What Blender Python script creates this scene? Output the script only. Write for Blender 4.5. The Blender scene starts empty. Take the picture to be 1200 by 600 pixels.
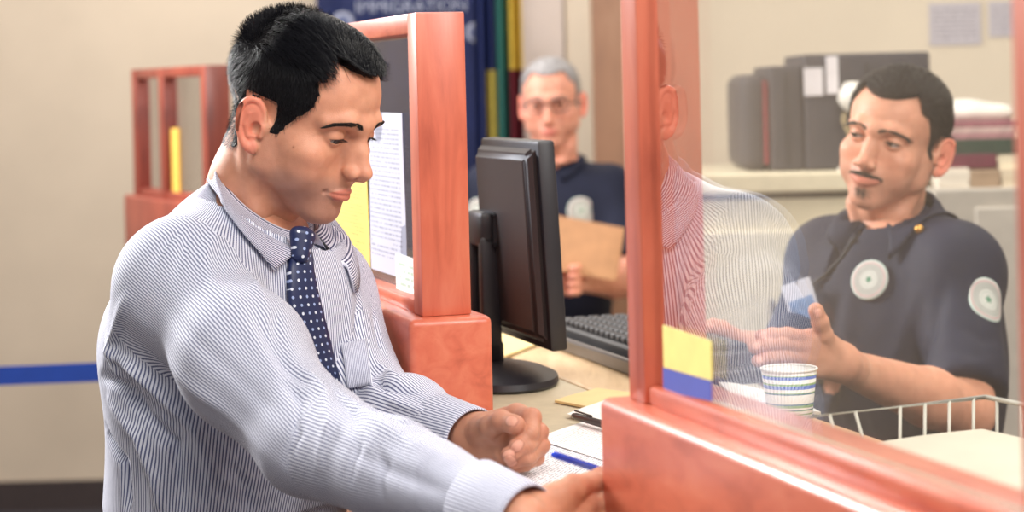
import bpy, bmesh, math, random
import numpy as np
from mathutils import Vector, Matrix
from mathutils.bvhtree import BVHTree

random.seed(7)
rng = np.random.default_rng(7)
SC = bpy.context.scene
COL = SC.collection

# ---------------------------------------------------------------- camera
F = 2333.0          # focal length in pixels of the 1200 px wide frame (70 mm on 36 mm)
CY = 100.0          # picture row of the horizon
ROLL = 0.024
H = 1.45            # eye height of the camera
cam_d = bpy.data.cameras.new('camera')
cam = bpy.data.objects.new('camera', cam_d)
COL.objects.link(cam)
cam_d.sensor_width = 36.0
cam_d.lens = 36.0 * F / 1200.0
cam_d.shift_x = 0.0
cam_d.shift_y = -(300.0 - CY) / 1200.0
cam_d.clip_start = 0.05
rx = Vector((1, 0, -ROLL)).normalized()
uz = Vector((ROLL, 0, 1)).normalized()
mw = Matrix.Identity(4)
for i in range(3):
    mw[i][0] = rx[i]; mw[i][1] = uz[i]; mw[i][2] = (0, -1, 0)[i]
mw[2][3] = H
cam.matrix_world = mw
cam_d.dof.use_dof = True
cam_d.dof.focus_distance = 2.30
cam_d.dof.aperture_fstop = 4.6
SC.camera = cam

def P(px, py, Y):
    """the point at distance Y in front of the camera seen at picture position px, py"""
    dx, dy = px - 600.0, py - CY
    ux, uy = dx - ROLL * dy, dy + ROLL * dx
    return np.array([ux / F * Y, Y, H - uy / F * Y])

def PX(p):
    """picture position of a point"""
    ux, uy = p[0] / p[1] * F, (H - p[2]) / p[1] * F
    return (600 + ux + ROLL * uy, CY + uy - ROLL * ux)

# ---------------------------------------------------------------- light
W = bpy.data.worlds.new('world'); SC.world = W; W.use_nodes = True
W.node_tree.nodes['Background'].inputs[0].default_value = (0.93, 0.95, 1.0, 1)
W.node_tree.nodes['Background'].inputs[1].default_value = 0.31
SC.view_settings.view_transform = 'Standard'
SC.view_settings.look = 'None'
SC.view_settings.exposure = 0.50
SC.view_settings.gamma = 1.0
SC.view_settings.use_curve_mapping = False
SC.cycles.use_denoising = True
SC.cycles.max_bounces = 10
SC.cycles.transparent_max_bounces = 16

def area(name, loc, target, w, h, power, color):
    l = bpy.data.lights.new(name, 'AREA'); l.shape = 'RECTANGLE'
    l.size = w; l.size_y = h; l.energy = power; l.color = color
    o = bpy.data.objects.new(name, l); COL.objects.link(o)
    o.location = loc
    o.rotation_euler = (Vector(target) - Vector(loc)).to_track_quat('-Z', 'Y').to_euler()
    return o
area('window_light', (-2.4, 4.2, 2.6), (-0.3, 2.3, 1.3), 0.8, 1.0, 165, (1.0, 0.98, 0.97))
area('ceiling_light', (0.3, 0.6, 2.9), (0.0, 2.4, 1.2), 1.6, 1.0, 42, (1.0, 0.95, 0.88))
area('office_ceiling_light', (1.2, 3.6, 3.0), (0.8, 3.8, 1.0), 1.6, 1.2, 30, (1.0, 0.93, 0.82))
area('desk_ceiling_light', (1.5, 0.7, 2.7), (-0.2, 2.3, 1.35), 0.5, 0.5, 22, (1.0, 0.97, 0.93))
area('rear_ceiling_light', (-0.3, 6.0, 3.2), (-0.5, 6.4, 1.0), 3.0, 1.2, 58, (1.0, 0.95, 0.88))

# ---------------------------------------------------------------- objects
def tag(o, label=None, cat=None, group=None, kind=None):
    if label: o['label'] = label
    if cat: o['category'] = cat
    if group: o['group'] = group
    if kind: o['kind'] = kind
    return o

def empty(name, loc, label, cat, group=None, kind=None):
    o = bpy.data.objects.new(name, None); COL.objects.link(o)
    o.location = loc; o.empty_display_size = 0.05
    return tag(o, label, cat, group, kind)

def wloc(o):
    l = Vector((0, 0, 0))
    while o is not None:
        l = l + o.location; o = o.parent
    return l

def link(name, me, mats, parent=None, origin=None, smooth=True):
    """link a mesh given in world coordinates as one object"""
    o = bpy.data.objects.new(name, me); COL.objects.link(o)
    for m in (mats if isinstance(mats, (list, tuple)) else [mats]):
        me.materials.append(m)
    base = wloc(parent) if parent is not None else Vector((0, 0, 0))
    if origin is None:
        co = np.empty(len(me.vertices) * 3); me.vertices.foreach_get('co', co)
        co = co.reshape(-1, 3)
        c = (co.min(0) + co.max(0)) / 2
        origin = Vector((c[0], c[1], co[:, 2].min()))
    origin = Vector(origin)
    me.transform(Matrix.Translation(-origin))
    if smooth:
        me.polygons.foreach_set('use_smooth', [True] * len(me.polygons))
    if parent is not None: o.parent = parent
    o.location = origin - base
    me.update()
    return o

def npmesh(name, V, Fc, uv=None):
    me = bpy.data.meshes.new(name)
    V = np.asarray(V, float)
    if isinstance(Fc, np.ndarray):
        n, s = Fc.shape
        me.vertices.add(len(V)); me.vertices.foreach_set('co', V.ravel())
        me.loops.add(n * s); me.loops.foreach_set('vertex_index', Fc.ravel().astype(np.int32))
        me.polygons.add(n)
        me.polygons.foreach_set('loop_start', np.arange(0, n * s, s, dtype=np.int32))
        me.polygons.foreach_set('loop_total', np.full(n, s, dtype=np.int32))
        me.update(calc_edges=True)
    else:
        me.from_pydata([tuple(v) for v in V], [], [tuple(f) for f in Fc])
    me.validate()
    if uv is not None:
        l = me.uv_layers.new(name='UVMap')
        l.data.foreach_set('uv', np.asarray(uv, np.float32).ravel())
    return me

class MB:
    """collects boxes, tubes, lofts into one mesh"""
    def __init__(s): s.v = []; s.f = []; s.uv = []; s.m = []
    def add(s, V, Fc, uv=None, m=0):
        n = len(s.v); s.v += [tuple(map(float, v)) for v in V]
        for i, f in enumerate(Fc):
            s.f.append(tuple(int(n + a) for a in f)); s.m.append(m)
            s.uv.append(uv[i] if uv is not None else [(0, 0)] * len(f))
    def box(s, c, size, R=None, bev=0.0, m=0, seg=2, taper=None):
        bm = bmesh.new(); bmesh.ops.create_cube(bm, size=1)
        for v in bm.verts:
            v.co = Vector((v.co.x * size[0], v.co.y * size[1], v.co.z * size[2]))
            if taper and v.co.z > 0: v.co.x *= taper; v.co.y *= taper
        if bev > 0:
            bmesh.ops.bevel(bm, geom=list(bm.edges), offset=bev, segments=seg, affect='EDGES', profile=0.5)
        s.bm(bm, c, R, m)
    def bm(s, bm, c=(0, 0, 0), R=None, m=0):
        bm.verts.index_update()
        R = R if R is not None else Matrix.Identity(3)
        c = Vector(c)
        V = [c + R @ v.co for v in bm.verts]
        s.add(V, [[v.index for v in f.verts] for f in bm.faces], m=m); bm.free()
    def loft(s, rings, close=True, cap=True, m=0, uvw=None):
        """rings: list of arrays (n,3)"""
        n = len(rings[0]); V = np.concatenate(rings); Fc = []; uv = []
        for i in range(len(rings) - 1):
            for j in range(n if close else n - 1):
                k = (j + 1) % n
                Fc.append([i * n + j, i * n + k, (i + 1) * n + k, (i + 1) * n + j])
                if uvw is not None:
                    j2 = j + 1
                    uv.append([uvw(i, j), uvw(i, j2), uvw(i + 1, j2), uvw(i + 1, j)])
                else: uv.append([(0, 0)] * 4)
        if cap and close:
            Fc.append(list(range(n))[::-1]); uv.append([(0, 0)] * n)
            Fc.append([(len(rings) - 1) * n + j for j in range(n)]); uv.append([(0, 0)] * n)
        s.add(V, Fc, uv, m)
    def tube(s, pts, r, n=10, m=0, cap=True, flat=1.0):
        pts = [np.array(p, float) for p in pts]
        rs = r if hasattr(r, '__len__') else [r] * len(pts)
        rings = []; N = None
        for i, p in enumerate(pts):
            t = pts[min(i + 1, len(pts) - 1)] - pts[max(i - 1, 0)]
            t = t / (np.linalg.norm(t) + 1e-12)
            if N is None:
                a = np.array([0, 0, 1.0]) if abs(t[2]) < 0.9 else np.array([1.0, 0, 0])
                N = np.cross(t, a)
            N = N - t * N.dot(t); N /= np.linalg.norm(N) + 1e-12
            B = np.cross(t, N)
            th = np.arange(n) / n * 2 * math.pi
            rings.append(p + rs[i] * (np.cos(th)[:, None] * N + flat * np.sin(th)[:, None] * B))
        s.loft(rings, True, cap, m)
    def lathe(s, c, prof, n=32, m=0, R=None, uvs=False):
        """prof: (r, z) pairs"""
        R = np.array(R) if R is not None else np.eye(3)
        rings = []
        for r, z in prof:
            th = np.arange(n) / n * 2 * math.pi
            q = np.stack([r * np.cos(th), r * np.sin(th), np.full(n, z)], 1)
            rings.append(np.array(c) + q @ R.T)
        zs = [p[1] for p in prof]
        s.loft(rings, True, True, m, (lambda i, j: (j / n, zs[i])) if uvs else None)
    def mesh(s, name):
        me = bpy.data.meshes.new(name); me.from_pydata(s.v, [], s.f); me.update()
        l = me.uv_layers.new(name='UVMap')
        flat = [c for f in s.uv for p in f for c in p]
        if len(flat) == len(me.loops) * 2: l.data.foreach_set('uv', flat)
        me.polygons.foreach_set('material_index', s.m)
        return me
    def build(s, name, mats, parent=None, origin=None, smooth=False, angle=None):
        o = link(name, s.mesh(name), mats, parent, origin, smooth)
        if angle is not None:
            bm = bmesh.new(); bm.from_mesh(o.data)
            bmesh.ops.recalc_face_normals(bm, faces=list(bm.faces))
            for f in bm.faces: f.smooth = True
            for e in bm.edges:
                e.smooth = not (len(e.link_faces) == 2 and e.calc_face_angle(0) > angle)
            bm.to_mesh(o.data); bm.free()
        return o

def rotz(a): return Matrix.Rotation(a, 3, 'Z')

# ---------------------------------------------------------------- materials
def nt(name):
    m = bpy.data.materials.new(name); m.use_nodes = True
    t = m.node_tree; b = t.nodes['Principled BSDF']
    return m, t, b
def node(t, typ, **kw):
    n = t.nodes.new(typ)
    for k, v in kw.items():
        if k.startswith('i_'): n.inputs[k[2:].replace('_', ' ')].default_value = v
        else: setattr(n, k, v)
    return n
def c4(c): return (c[0], c[1], c[2], 1)
def s2l(r, g, b):
    f = lambda c: (c / 255 / 12.92) if c / 255 <= 0.04045 else ((c / 255 + 0.055) / 1.055) ** 2.4
    return (f(r), f(g), f(b))
def mix(t, fac, a, b, blend='MIX'):
    n = t.nodes.new('ShaderNodeMix'); n.data_type = 'RGBA'; n.blend_type = blend
    for s, v in ((0, fac), (6, a), (7, b)):
        if isinstance(v, (int, float)): n.inputs[s].default_value = v
        elif isinstance(v, tuple): n.inputs[s].default_value = c4(v)
        else: t.links.new(v, n.inputs[s])
    return n.outputs[2]
def math_(t, op, a, b=0.0, c=0.0):
    n = t.nodes.new('ShaderNodeMath'); n.operation = op
    for i, v in enumerate((a, b, c)):
        if isinstance(v, (int, float)): n.inputs[i].default_value = v
        else: t.links.new(v, n.inputs[i])
    return n.outputs[0]
def ramp(t, fac, stops):
    n = t.nodes.new('ShaderNodeValToRGB'); t.links.new(fac, n.inputs[0])
    e = n.color_ramp.elements
    while len(e) < len(stops): e.new(0.5)
    for i, (p, c) in enumerate(stops):
        e[i].position = p; e[i].color = c4(c)
    return n.outputs[0]
def coords(t, out='Object', scale=(1, 1, 1), rot=(0, 0, 0)):
    tc = t.nodes.new('ShaderNodeTexCoord'); mp = t.nodes.new('ShaderNodeMapping')
    t.links.new(tc.outputs[out], mp.inputs[0])
    mp.inputs['Scale'].default_value = scale; mp.inputs['Rotation'].default_value = rot
    return mp.outputs[0]
def bump(t, b, h, strength=0.2, dist=0.001):
    n = t.nodes.new('ShaderNodeBump'); n.inputs['Strength'].default_value = strength
    n.inputs['Distance'].default_value = dist
    t.links.new(h, n.inputs['Height']); t.links.new(n.outputs[0], b.inputs['Normal'])
def plain(name, c, rough=0.5, spec=0.5, metal=0.0, var=0.06, scale=30.0, bmp=0.0, coat=0.0, sss=0.0):
    m, t, b = nt(name)
    co = coords(t); nz = node(t, 'ShaderNodeTexNoise', i_Scale=scale, i_Detail=4.0)
    t.links.new(co, nz.inputs[0])
    lo = tuple(x * (1 - var) for x in c); hi = tuple(min(1, x * (1 + var)) for x in c)
    t.links.new(ramp(t, nz.outputs[0], [(0.3, lo), (0.7, hi)]), b.inputs['Base Color'])
    b.inputs['Roughness'].default_value = rough
    b.inputs['Specular IOR Level'].default_value = spec
    b.inputs['Metallic'].default_value = metal
    b.inputs['Coat Weight'].default_value = coat
    if sss: b.inputs['Subsurface Weight'].default_value = sss; b.inputs['Subsurface Scale'].default_value = 0.01
    if bmp: bump(t, b, nz.outputs[0], bmp, 0.002)
    return m

# ---------------------------------------------------------------- shaping solids from smooth fields
class Field:
    """a signed distance grid that solids are blended into"""
    def __init__(s, lo, hi, h):
        s.lo = np.array(lo, float); s.h = h; s.mg = 0.0
        s.n = np.maximum(4, np.ceil((np.array(hi, float) - s.lo) / h).astype(int))
        s.D = np.full(s.n, 1e3, np.float32)
        s.ax = [(s.lo[i] + np.arange(s.n[i]) * h).astype(np.float32) for i in range(3)]
    def win(s, lo, hi):
        a = np.clip(np.floor((np.array(lo) - s.lo) / s.h).astype(int), 0, s.n)
        b = np.clip(np.ceil((np.array(hi) - s.lo) / s.h).astype(int) + 1, 0, s.n)
        if (b <= a).any(): return None
        sl = tuple(slice(a[i], b[i]) for i in range(3))
        X = s.ax[0][sl[0]][:, None, None]; Y = s.ax[1][sl[1]][None, :, None]; Z = s.ax[2][sl[2]][None, None, :]
        return sl, X, Y, Z
    def comb(s, sl, d, k, op):
        a = s.D[sl]
        if op == 'add':
            if k > 0:
                h = np.maximum(k - np.abs(a - d), 0) / k
                s.D[sl] = np.minimum(a, d) - h * h * k * 0.25
            else: s.D[sl] = np.minimum(a, d)
        else:
            if k > 0:
                h = np.maximum(k - np.abs(a + d), 0) / k
                s.D[sl] = np.maximum(a, -d) + h * h * k * 0.25
            else: s.D[sl] = np.maximum(a, -d)
    def ell(s, c, r, k=0.0, op='add', R=None):
        c = np.array(c, float); r = np.array(r if hasattr(r, '__len__') else [r] * 3, float)
        m = (r.max() if R is not None else r) + 1.6 * k + 2 * s.h + s.mg
        w = s.win(c - m, c + m)
        if w is None: return
        sl, X, Y, Z = w
        x, y, z = X - c[0], Y - c[1], Z - c[2]
        if R is not None:
            R = np.array(R)   # columns are the ellipsoid's axes
            x, y, z = (x * R[0, i] + y * R[1, i] + z * R[2, i] for i in range(3))
        k0 = np.sqrt((x / r[0]) ** 2 + (y / r[1]) ** 2 + (z / r[2]) ** 2)
        k1 = np.sqrt((x / r[0] ** 2) ** 2 + (y / r[1] ** 2) ** 2 + (z / r[2] ** 2) ** 2) + 1e-9
        s.comb(sl, (k0 * (k0 - 1) / k1).astype(np.float32), k, op)
    def cone(s, a, b, ra, rb, k=0.0, op='add', sq=None):
        """capsule from a to b with radii ra, rb; sq = (direction, factor) flattens it along a direction"""
        a = np.array(a, float); b = np.array(b, float)
        m = max(ra, rb) * (max(1.0, 1.0 / sq[1]) if sq else 1) + 1.3 * k + 2 * s.h + s.mg
        w = s.win(np.minimum(a, b) - m, np.maximum(a, b) + m)
        if w is None: return
        sl, X, Y, Z = w
        x, y, z = X - a[0], Y - a[1], Z - a[2]
        ab = b - a; L2 = ab.dot(ab) + 1e-12
        t = np.clip((x * ab[0] + y * ab[1] + z * ab[2]) / L2, 0, 1)
        dx, dy, dz = x - t * ab[0], y - t * ab[1], z - t * ab[2]
        q = dx * dx + dy * dy + dz * dz
        if sq:
            u = np.array(sq[0], float); u /= np.linalg.norm(u)
            e = dx * u[0] + dy * u[1] + dz * u[2]
            q = q + e * e * (sq[1] ** 2 - 1)
        d = np.sqrt(q) - (ra + t * (rb - ra))
        s.comb(sl, d.astype(np.float32), k, op)
    def path(s, pts, rs, k=0.0, op='add', sq=None):
        rs = rs if hasattr(rs, '__len__') else [rs] * len(pts)
        for i in range(len(pts) - 1):
            s.cone(pts[i], pts[i + 1], rs[i], rs[i + 1], k if i == 0 or k > 0 else 0, op, sq)
    def at(s, p):
        """trilinear distance at points (n,3)"""
        q = (np.asarray(p) - s.lo) / s.h
        i = np.clip(np.floor(q).astype(int), 0, s.n - 2); f = q - i
        r = 0
        for dx in (0, 1):
            for dy in (0, 1):
                for dz in (0, 1):
                    wgt = (f[:, 0] if dx else 1 - f[:, 0]) * (f[:, 1] if dy else 1 - f[:, 1]) * (f[:, 2] if dz else 1 - f[:, 2])
                    r = r + wgt * s.D[i[:, 0] + dx, i[:, 1] + dy, i[:, 2] + dz]
        return r
    def grad(s, p):
        e = s.h
        g = np.stack([s.at(p + np.eye(3)[i] * e) - s.at(p - np.eye(3)[i] * e) for i in range(3)], 1)
        return g / (np.linalg.norm(g, axis=1, keepdims=True) + 1e-9)
    def nets(s, D=None):
        D = s.D if D is None else D
        neg = D < 0
        nx, ny, nz = D.shape
        c = np.zeros((nx - 1, ny - 1, nz - 1), np.int8)
        corners = [(i, j, k) for i in (0, 1) for j in (0, 1) for k in (0, 1)]
        for i, j, k in corners:
            c += neg[i:nx - 1 + i, j:ny - 1 + j, k:nz - 1 + k]
        act = np.argwhere((c > 0) & (c < 8))
        idx = np.full((nx - 1, ny - 1, nz - 1), -1, np.int64)
        idx[act[:, 0], act[:, 1], act[:, 2]] = np.arange(len(act))
        val = {q: D[act[:, 0] + q[0], act[:, 1] + q[1], act[:, 2] + q[2]] for q in corners}
        acc = np.zeros((len(act), 3)); cnt = np.zeros(len(act))
        for q in corners:
            for ax in range(3):
                if q[ax]: continue
                q2 = tuple(1 if a == ax else q[a] for a in range(3))
                a, b = val[q], val[q2]
                m = (a < 0) != (b < 0)
                t = a[m] / (a[m] - b[m])
                p = np.tile(np.array(q, float), (m.sum(), 1)); p[:, ax] += t
                acc[m] += p; cnt[m] += 1
        V = s.lo + (act + acc / cnt[:, None]) * s.h
        quads = []
        for ax in range(3):
            o1, o2 = [a for a in range(3) if a != ax]
            A = [slice(None)] * 3; B = [slice(None)] * 3
            A[ax] = slice(0, -1); B[ax] = slice(1, None)
            ch = neg[tuple(A)] != neg[tuple(B)]
            e = np.argwhere(ch)
            e = e[(e[:, o1] > 0) & (e[:, o2] > 0) & (e[:, o1] < D.shape[o1] - 1) & (e[:, o2] < D.shape[o2] - 1)]
            sg = neg[tuple(A)][e[:, 0], e[:, 1], e[:, 2]]
            def g(d1, d2):
                f = e.copy(); f[:, o1] -= d1; f[:, o2] -= d2
                return idx[f[:, 0], f[:, 1], f[:, 2]]
            Q = np.stack([g(1, 1), g(0, 1), g(0, 0), g(1, 0)], 1)
            if ax == 1: Q = Q[:, ::-1]
            Q[~sg] = Q[~sg][:, ::-1]
            quads.append(Q)
        Q = np.concatenate(quads)
        Q = Q[(Q >= 0).all(1)]
        return V, Q

def join(parts):
    """[(V, Q), ...] -> one V, Q"""
    V = []; Q = []; n = 0
    for v, q in parts:
        V.append(v); Q.append(q + n); n += len(v)
    return np.concatenate(V), np.concatenate(Q)

def sm(x, a, b):
    t = np.clip((x - a) / (b - a), 0, 1)
    return t * t * (3 - 2 * t)

def vcol(me, name, rgb):
    """per vertex colour (linear)"""
    a = me.color_attributes.new(name, 'FLOAT_COLOR', 'POINT')
    rgb = np.asarray(rgb, np.float32)
    a.data.foreach_set('color', np.concatenate([rgb, np.ones((len(rgb), 1), np.float32)], 1).ravel())
# ---------------------------------------------------------------- people
def frame(fwd, roll=0.0):
    """columns: the person's right, forward, up"""
    f = np.array(fwd, float); f /= np.linalg.norm(f)
    r = np.cross(f, [0, 0, 1.0]); r /= np.linalg.norm(r)
    u = np.cross(r, f)
    c, s = math.cos(roll), math.sin(roll)
    return np.stack([r * c + u * s, f, u * c - r * s], 1)

def skin_mat(name, base, sss=0.25, rough=0.5):
    m, t, b = nt(name)
    at = node(t, 'ShaderNodeVertexColor'); at.layer_name = 'tone'
    co = coords(t)
    n1 = node(t, 'ShaderNodeTexNoise', i_Scale=55.0, i_Detail=5.0); t.links.new(co, n1.inputs[0])
    n2 = node(t, 'ShaderNodeTexNoise', i_Scale=900.0, i_Detail=3.0); t.links.new(co, n2.inputs[0])
    v = ramp(t, n1.outputs[0], [(0.3, tuple(x * 0.90 for x in (1, 0.93, 0.9))), (0.7, (1.08, 1.08, 1.08))])
    c = mix(t, 1.0, at.outputs[0], v, 'MULTIPLY')
    c = mix(t, 1.0, c, tuple(base), 'MULTIPLY')
    t.links.new(c, b.inputs['Base Color'])
    b.inputs['Roughness'].default_value = rough
    b.inputs['Specular IOR Level'].default_value = 0.45
    b.inputs['Subsurface Weight'].default_value = sss
    b.inputs['Subsurface Radius'].default_value = (1.0, 0.3, 0.15)
    b.inputs['Subsurface Scale'].default_value = 0.007
    bump(t, b, n2.outputs[0], 0.5, 0.0007)
    return m

def hair_mat(name, c, rough=0.38, spec=0.6):
    m, t, b = nt(name)
    b.inputs['Base Color'].default_value = c4(c)
    b.inputs['Roughness'].default_value = rough
    b.inputs['Specular IOR Level'].default_value = spec
    return m

def eye_mat(name):
    m, t, b = nt(name)
    at = node(t, 'ShaderNodeVertexColor'); at.layer_name = 'tone'
    t.links.new(at.outputs[0], b.inputs['Base Color'])
    b.inputs['Roughness'].default_value = 0.12
    b.inputs['Coat Weight'].default_value = 0.15
    return m

def head_field(fp):
    """a head in millimetres: x to the person's right, y forward, z up, eyes at z = 0"""
    g = fp.get
    f = Field((-92, -112, -160), (92, 128, 128), fp.get('h', 1.15))
    jw = g('jaw', 1.0); f.mg = 24.0
    f.ell((0, -10, 36), (74, 92, 76))
    f.ell((0, 30, 34), (62, 58, 54), 20)
    f.mg = 8.0
    f.ell((0, 30, -30), (57 * jw, 50, 62), 26)
    f.ell((0, -2, -28), (64, 60, 44), 22)
    for s in (-1, 1):
        f.cone((s * 53 * jw, 2, -58), (s * 12, 62, -98), 14, 14, 20)       # jaw
        f.cone((s * 60 * jw, -2, -24), (s * 53 * jw, 2, -60), 12, 13, 18)
        f.ell((s * g('cb', 44), 54, -28), (21, 22, 16), 20)                          # cheekbone
        f.ell((s * 40 * jw, 48, -56), (19, 24, 24), 20)                     # cheek
    f.ell((0, 66, -98 - g('chin', 0)), (19, 16, 14), 16)
    f.ell((0, 58, -64), (30, 31, 27), 18)
    f.cone((0, 40, -84), (0, 10, -100), 28, 26, 20)                         # under the chin
    # neck
    f.path([(0, -28, -40), (0, -34, -100), (0, -44, -175)], [54, 55, 58], 18)
    for s in (-1, 1):
        f.path([(s * 56, -26, -38), (s * 40, 2, -120), (s * 18, 14, -170)], [11, 11, 9], 14)
    f.ell((0, 14, -118), (13, 15, 15), 14)
    # brow and sockets
    f.mg = 0.0
    for s in (-1, 1):
        f.path([(s * 7, 87, 16), (s * 26, 83, 19), (s * 46, 68, 14)], [7, 8, 7], 12)
    for s in (-1, 1):
        f.ell((s * 31, 92, -1), (19, 15.5, 12.5), 10, 'sub')
        f.ell((s * 15, 94, -4), (7, 10, 9), 8, 'sub')
    f.ell((0, 86, 14), (14, 10, 12), 12)
    # nose
    nl, nd = g('nl', 0), g('nd', 0)
    br, nw = g('bridge', 0), g('nw', 1.0)
    f.path([(0, 85 + br, 10), (0, 95 + br + nd * .5, -14), (0, 106 + nd, -35 - nl)], [6.3, 6.0, 6.6], 8)
    f.ell((0, 108 + nd, -39 - nl), (6.8 * nw, 7.8, 7.0), 6)
    f.cone((0, 84, -12), (0, 92, -38 - nl), 11, 14, 9)
    for s in (-1, 1):
        f.ell((s * 12.5 * nw, 96 + nd * .6, -42 - nl), (5.5 * nw, 9.0, 6.5), 6)
    f.cone((0, 106 + nd, -46 - nl), (0, 90, -51 - nl), 4.0, 4.5, 4)
    for s in (-1, 1):
        f.cone((s * 6.6 * nw, 101 + nd * .7, -51 - nl), (s * 7.5 * nw, 98 + nd * .6, -43 - nl), 2.7, 2.0, 2, 'sub')
        f.path([(s * 19 * nw, 98, -34 - nl), (s * 21 * nw, 93, -44 - nl), (s * 19 * nw, 90, -51 - nl)], [2.2, 2.2, 2], 6, 'sub')
        if g('fold', 0):
            f.path([(s * 23, 92, -40), (s * 33, 86, -56), (s * 38, 78, -70)], [1.5, 3.0 * g('fold'), 2.0], 8, 'sub')
    # mouth
    mz = -70 - nl * .6 + g('mz', 0); w = g('mw', 25); sm_ = g('smile', 0)
    up, lo, ln = [], [], []
    for i in range(-6, 7):
        u = i / 6.0; x = u * w
        y = 93.5 - 15.0 * abs(u) ** 2.0 + g('lip', 0)
        z = mz + sm_ * u * u
        cup = 1.4 * math.exp(-((abs(u) - .25) / .22) ** 2) - .8 * math.exp(-(u / .12) ** 2)
        q = 1 - abs(u) ** 2.2
        lt = g('lt', 1.0)
        up.append(((x, y - 1.5, z + 3.4 * lt * q + cup * .5), 1.6 + 2.3 * q * lt))
        lo.append(((x * .92, y - 2.2, z - 4.6 * lt * q - .5), 1.6 + 3.4 * q * lt))
        ln.append((x * 1.04, y + 4.0, z))
    f.path([p for p, r in up], [r for p, r in up], 3.5)
    f.path([p for p, r in lo], [r for p, r in lo], 3.5)
    f.path(ln, 1.1, 2.2, 'sub')
    f.path([(-9, 90, mz - 14), (9, 90, mz - 14)], [3, 3], 7, 'sub')
    f.path([(0, 97, mz + 16), (0, 96.5, mz + 8)], [1.3, 1.6], 4, 'sub')
    for s in (-1, 1): f.ell((s * (w + 3), 79, mz + sm_ + .3), (1.8, 3, 2.2), 4, 'sub')
    # eyes
    for s in (-1, 1):
        ex = s * 31
        f.ell((ex, 70.5, -1), 13.6, 3.0)
        o = g('open', 5.0); oz = g('oz', -2.0)
        c, sn = math.cos(s * -0.08), math.sin(s * -0.08)
        R = np.array([[c, 0, -sn], [0, 1, 0], [sn, 0, c]])
        f.ell((ex, 82, -1 + oz), (13.6, 9, o), 0.8, 'sub', R)
        # crease over the lid
        f.path([(ex - 13, 80, 5.5), (ex - 5, 85.5, 8.6), (ex + 5, 85.5, 8.6), (ex + 13, 80, 5.0)], 0.9, 3.0, 'sub')
    # ears
    for s in (-1, 1):
        c0 = np.array([s * 73.0, g('eary', -14.0), g('earz', -12.0)])
        def E(a, b, o=0.0):   # a forward, b up, o outward, in the plane of the ear
            fl = 0.42 * g('flare', 1)
            back = np.array([s * math.sin(fl), -math.cos(fl), 0])
            out = np.array([s * math.cos(fl), math.sin(fl), 0])
            upv = np.array([0, -0.16, 1.0])
            return c0 - back * a + upv * b + out * o
        fl = 0.42 * g('flare', 1)
        Rx = np.array([[s * math.cos(fl), math.sin(fl), 0], [-s * math.sin(fl), math.cos(fl), 0], [0, 0, 1]]).T
        Rm = np.stack([Rx[:, 0], Rx[:, 1], [0, 0, 1]], 1)
        f.ell(E(-12, 2, .5), (6.5, 16.5, 27), 4, 'add', Rm)
        f.cone(E(2, 0, -2), E(-8, 2, -2), 9, 6, 4)
        f.ell(E(-12, 4, 9.6), (4.5, 10, 18), 2.5, 'sub', Rm)
        ctl = np.array([E(4, 6, 2), E(1, 20, 2.5), E(-8, 29, 3.6), E(-19, 27, 4.6), E(-26.5, 15, 5.2), E(-26.5, -3, 5.0), E(-21, -18, 4.0), E(-13, -27, 3)])
        cr_ = [2.0, 2.8, 3.2, 3.3, 3.3, 3.2, 3.3, 4.5]; hp, hr = [], []
        for i in range(len(ctl) - 1):
            p0, p1, p2, p3 = ctl[max(i - 1, 0)], ctl[i], ctl[i + 1], ctl[min(i + 2, len(ctl) - 1)]
            for q in (0, .25, .5, .75):
                hp.append(.5 * (2 * p1 + (p2 - p0) * q + (2 * p0 - 5 * p1 + 4 * p2 - p3) * q * q + (3 * p1 - p0 - 3 * p2 + p3) * q ** 3))
                hr.append(cr_[i] + (cr_[i + 1] - cr_[i]) * q)
        f.path(hp + [ctl[-1]], hr + [4.5], 2.6)
        f.path([E(-6, 18, 2.5), E(-15, 12, 4), E(-18, -2, 4), E(-14, -13, 3.5)], [2.2, 2.6, 2.8, 2.6], 2.2)
        f.ell(E(-7, -26, 1.5), (4, 7, 8), 4, 'add', Rm)
        f.cone(E(3, -2, 3), E(1, -10, 3.5), 3.0, 3.2, 3)
        f.ell(E(-6, -3, 5), (6, 6.5, 8), 2.5, 'sub', Rm)
    return f

def gauss(V, c, r):
    d = (V - np.array(c, float)) / np.array(r if hasattr(r, '__len__') else [r] * 3, float)
    return np.exp(-(d ** 2).sum(1))

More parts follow.
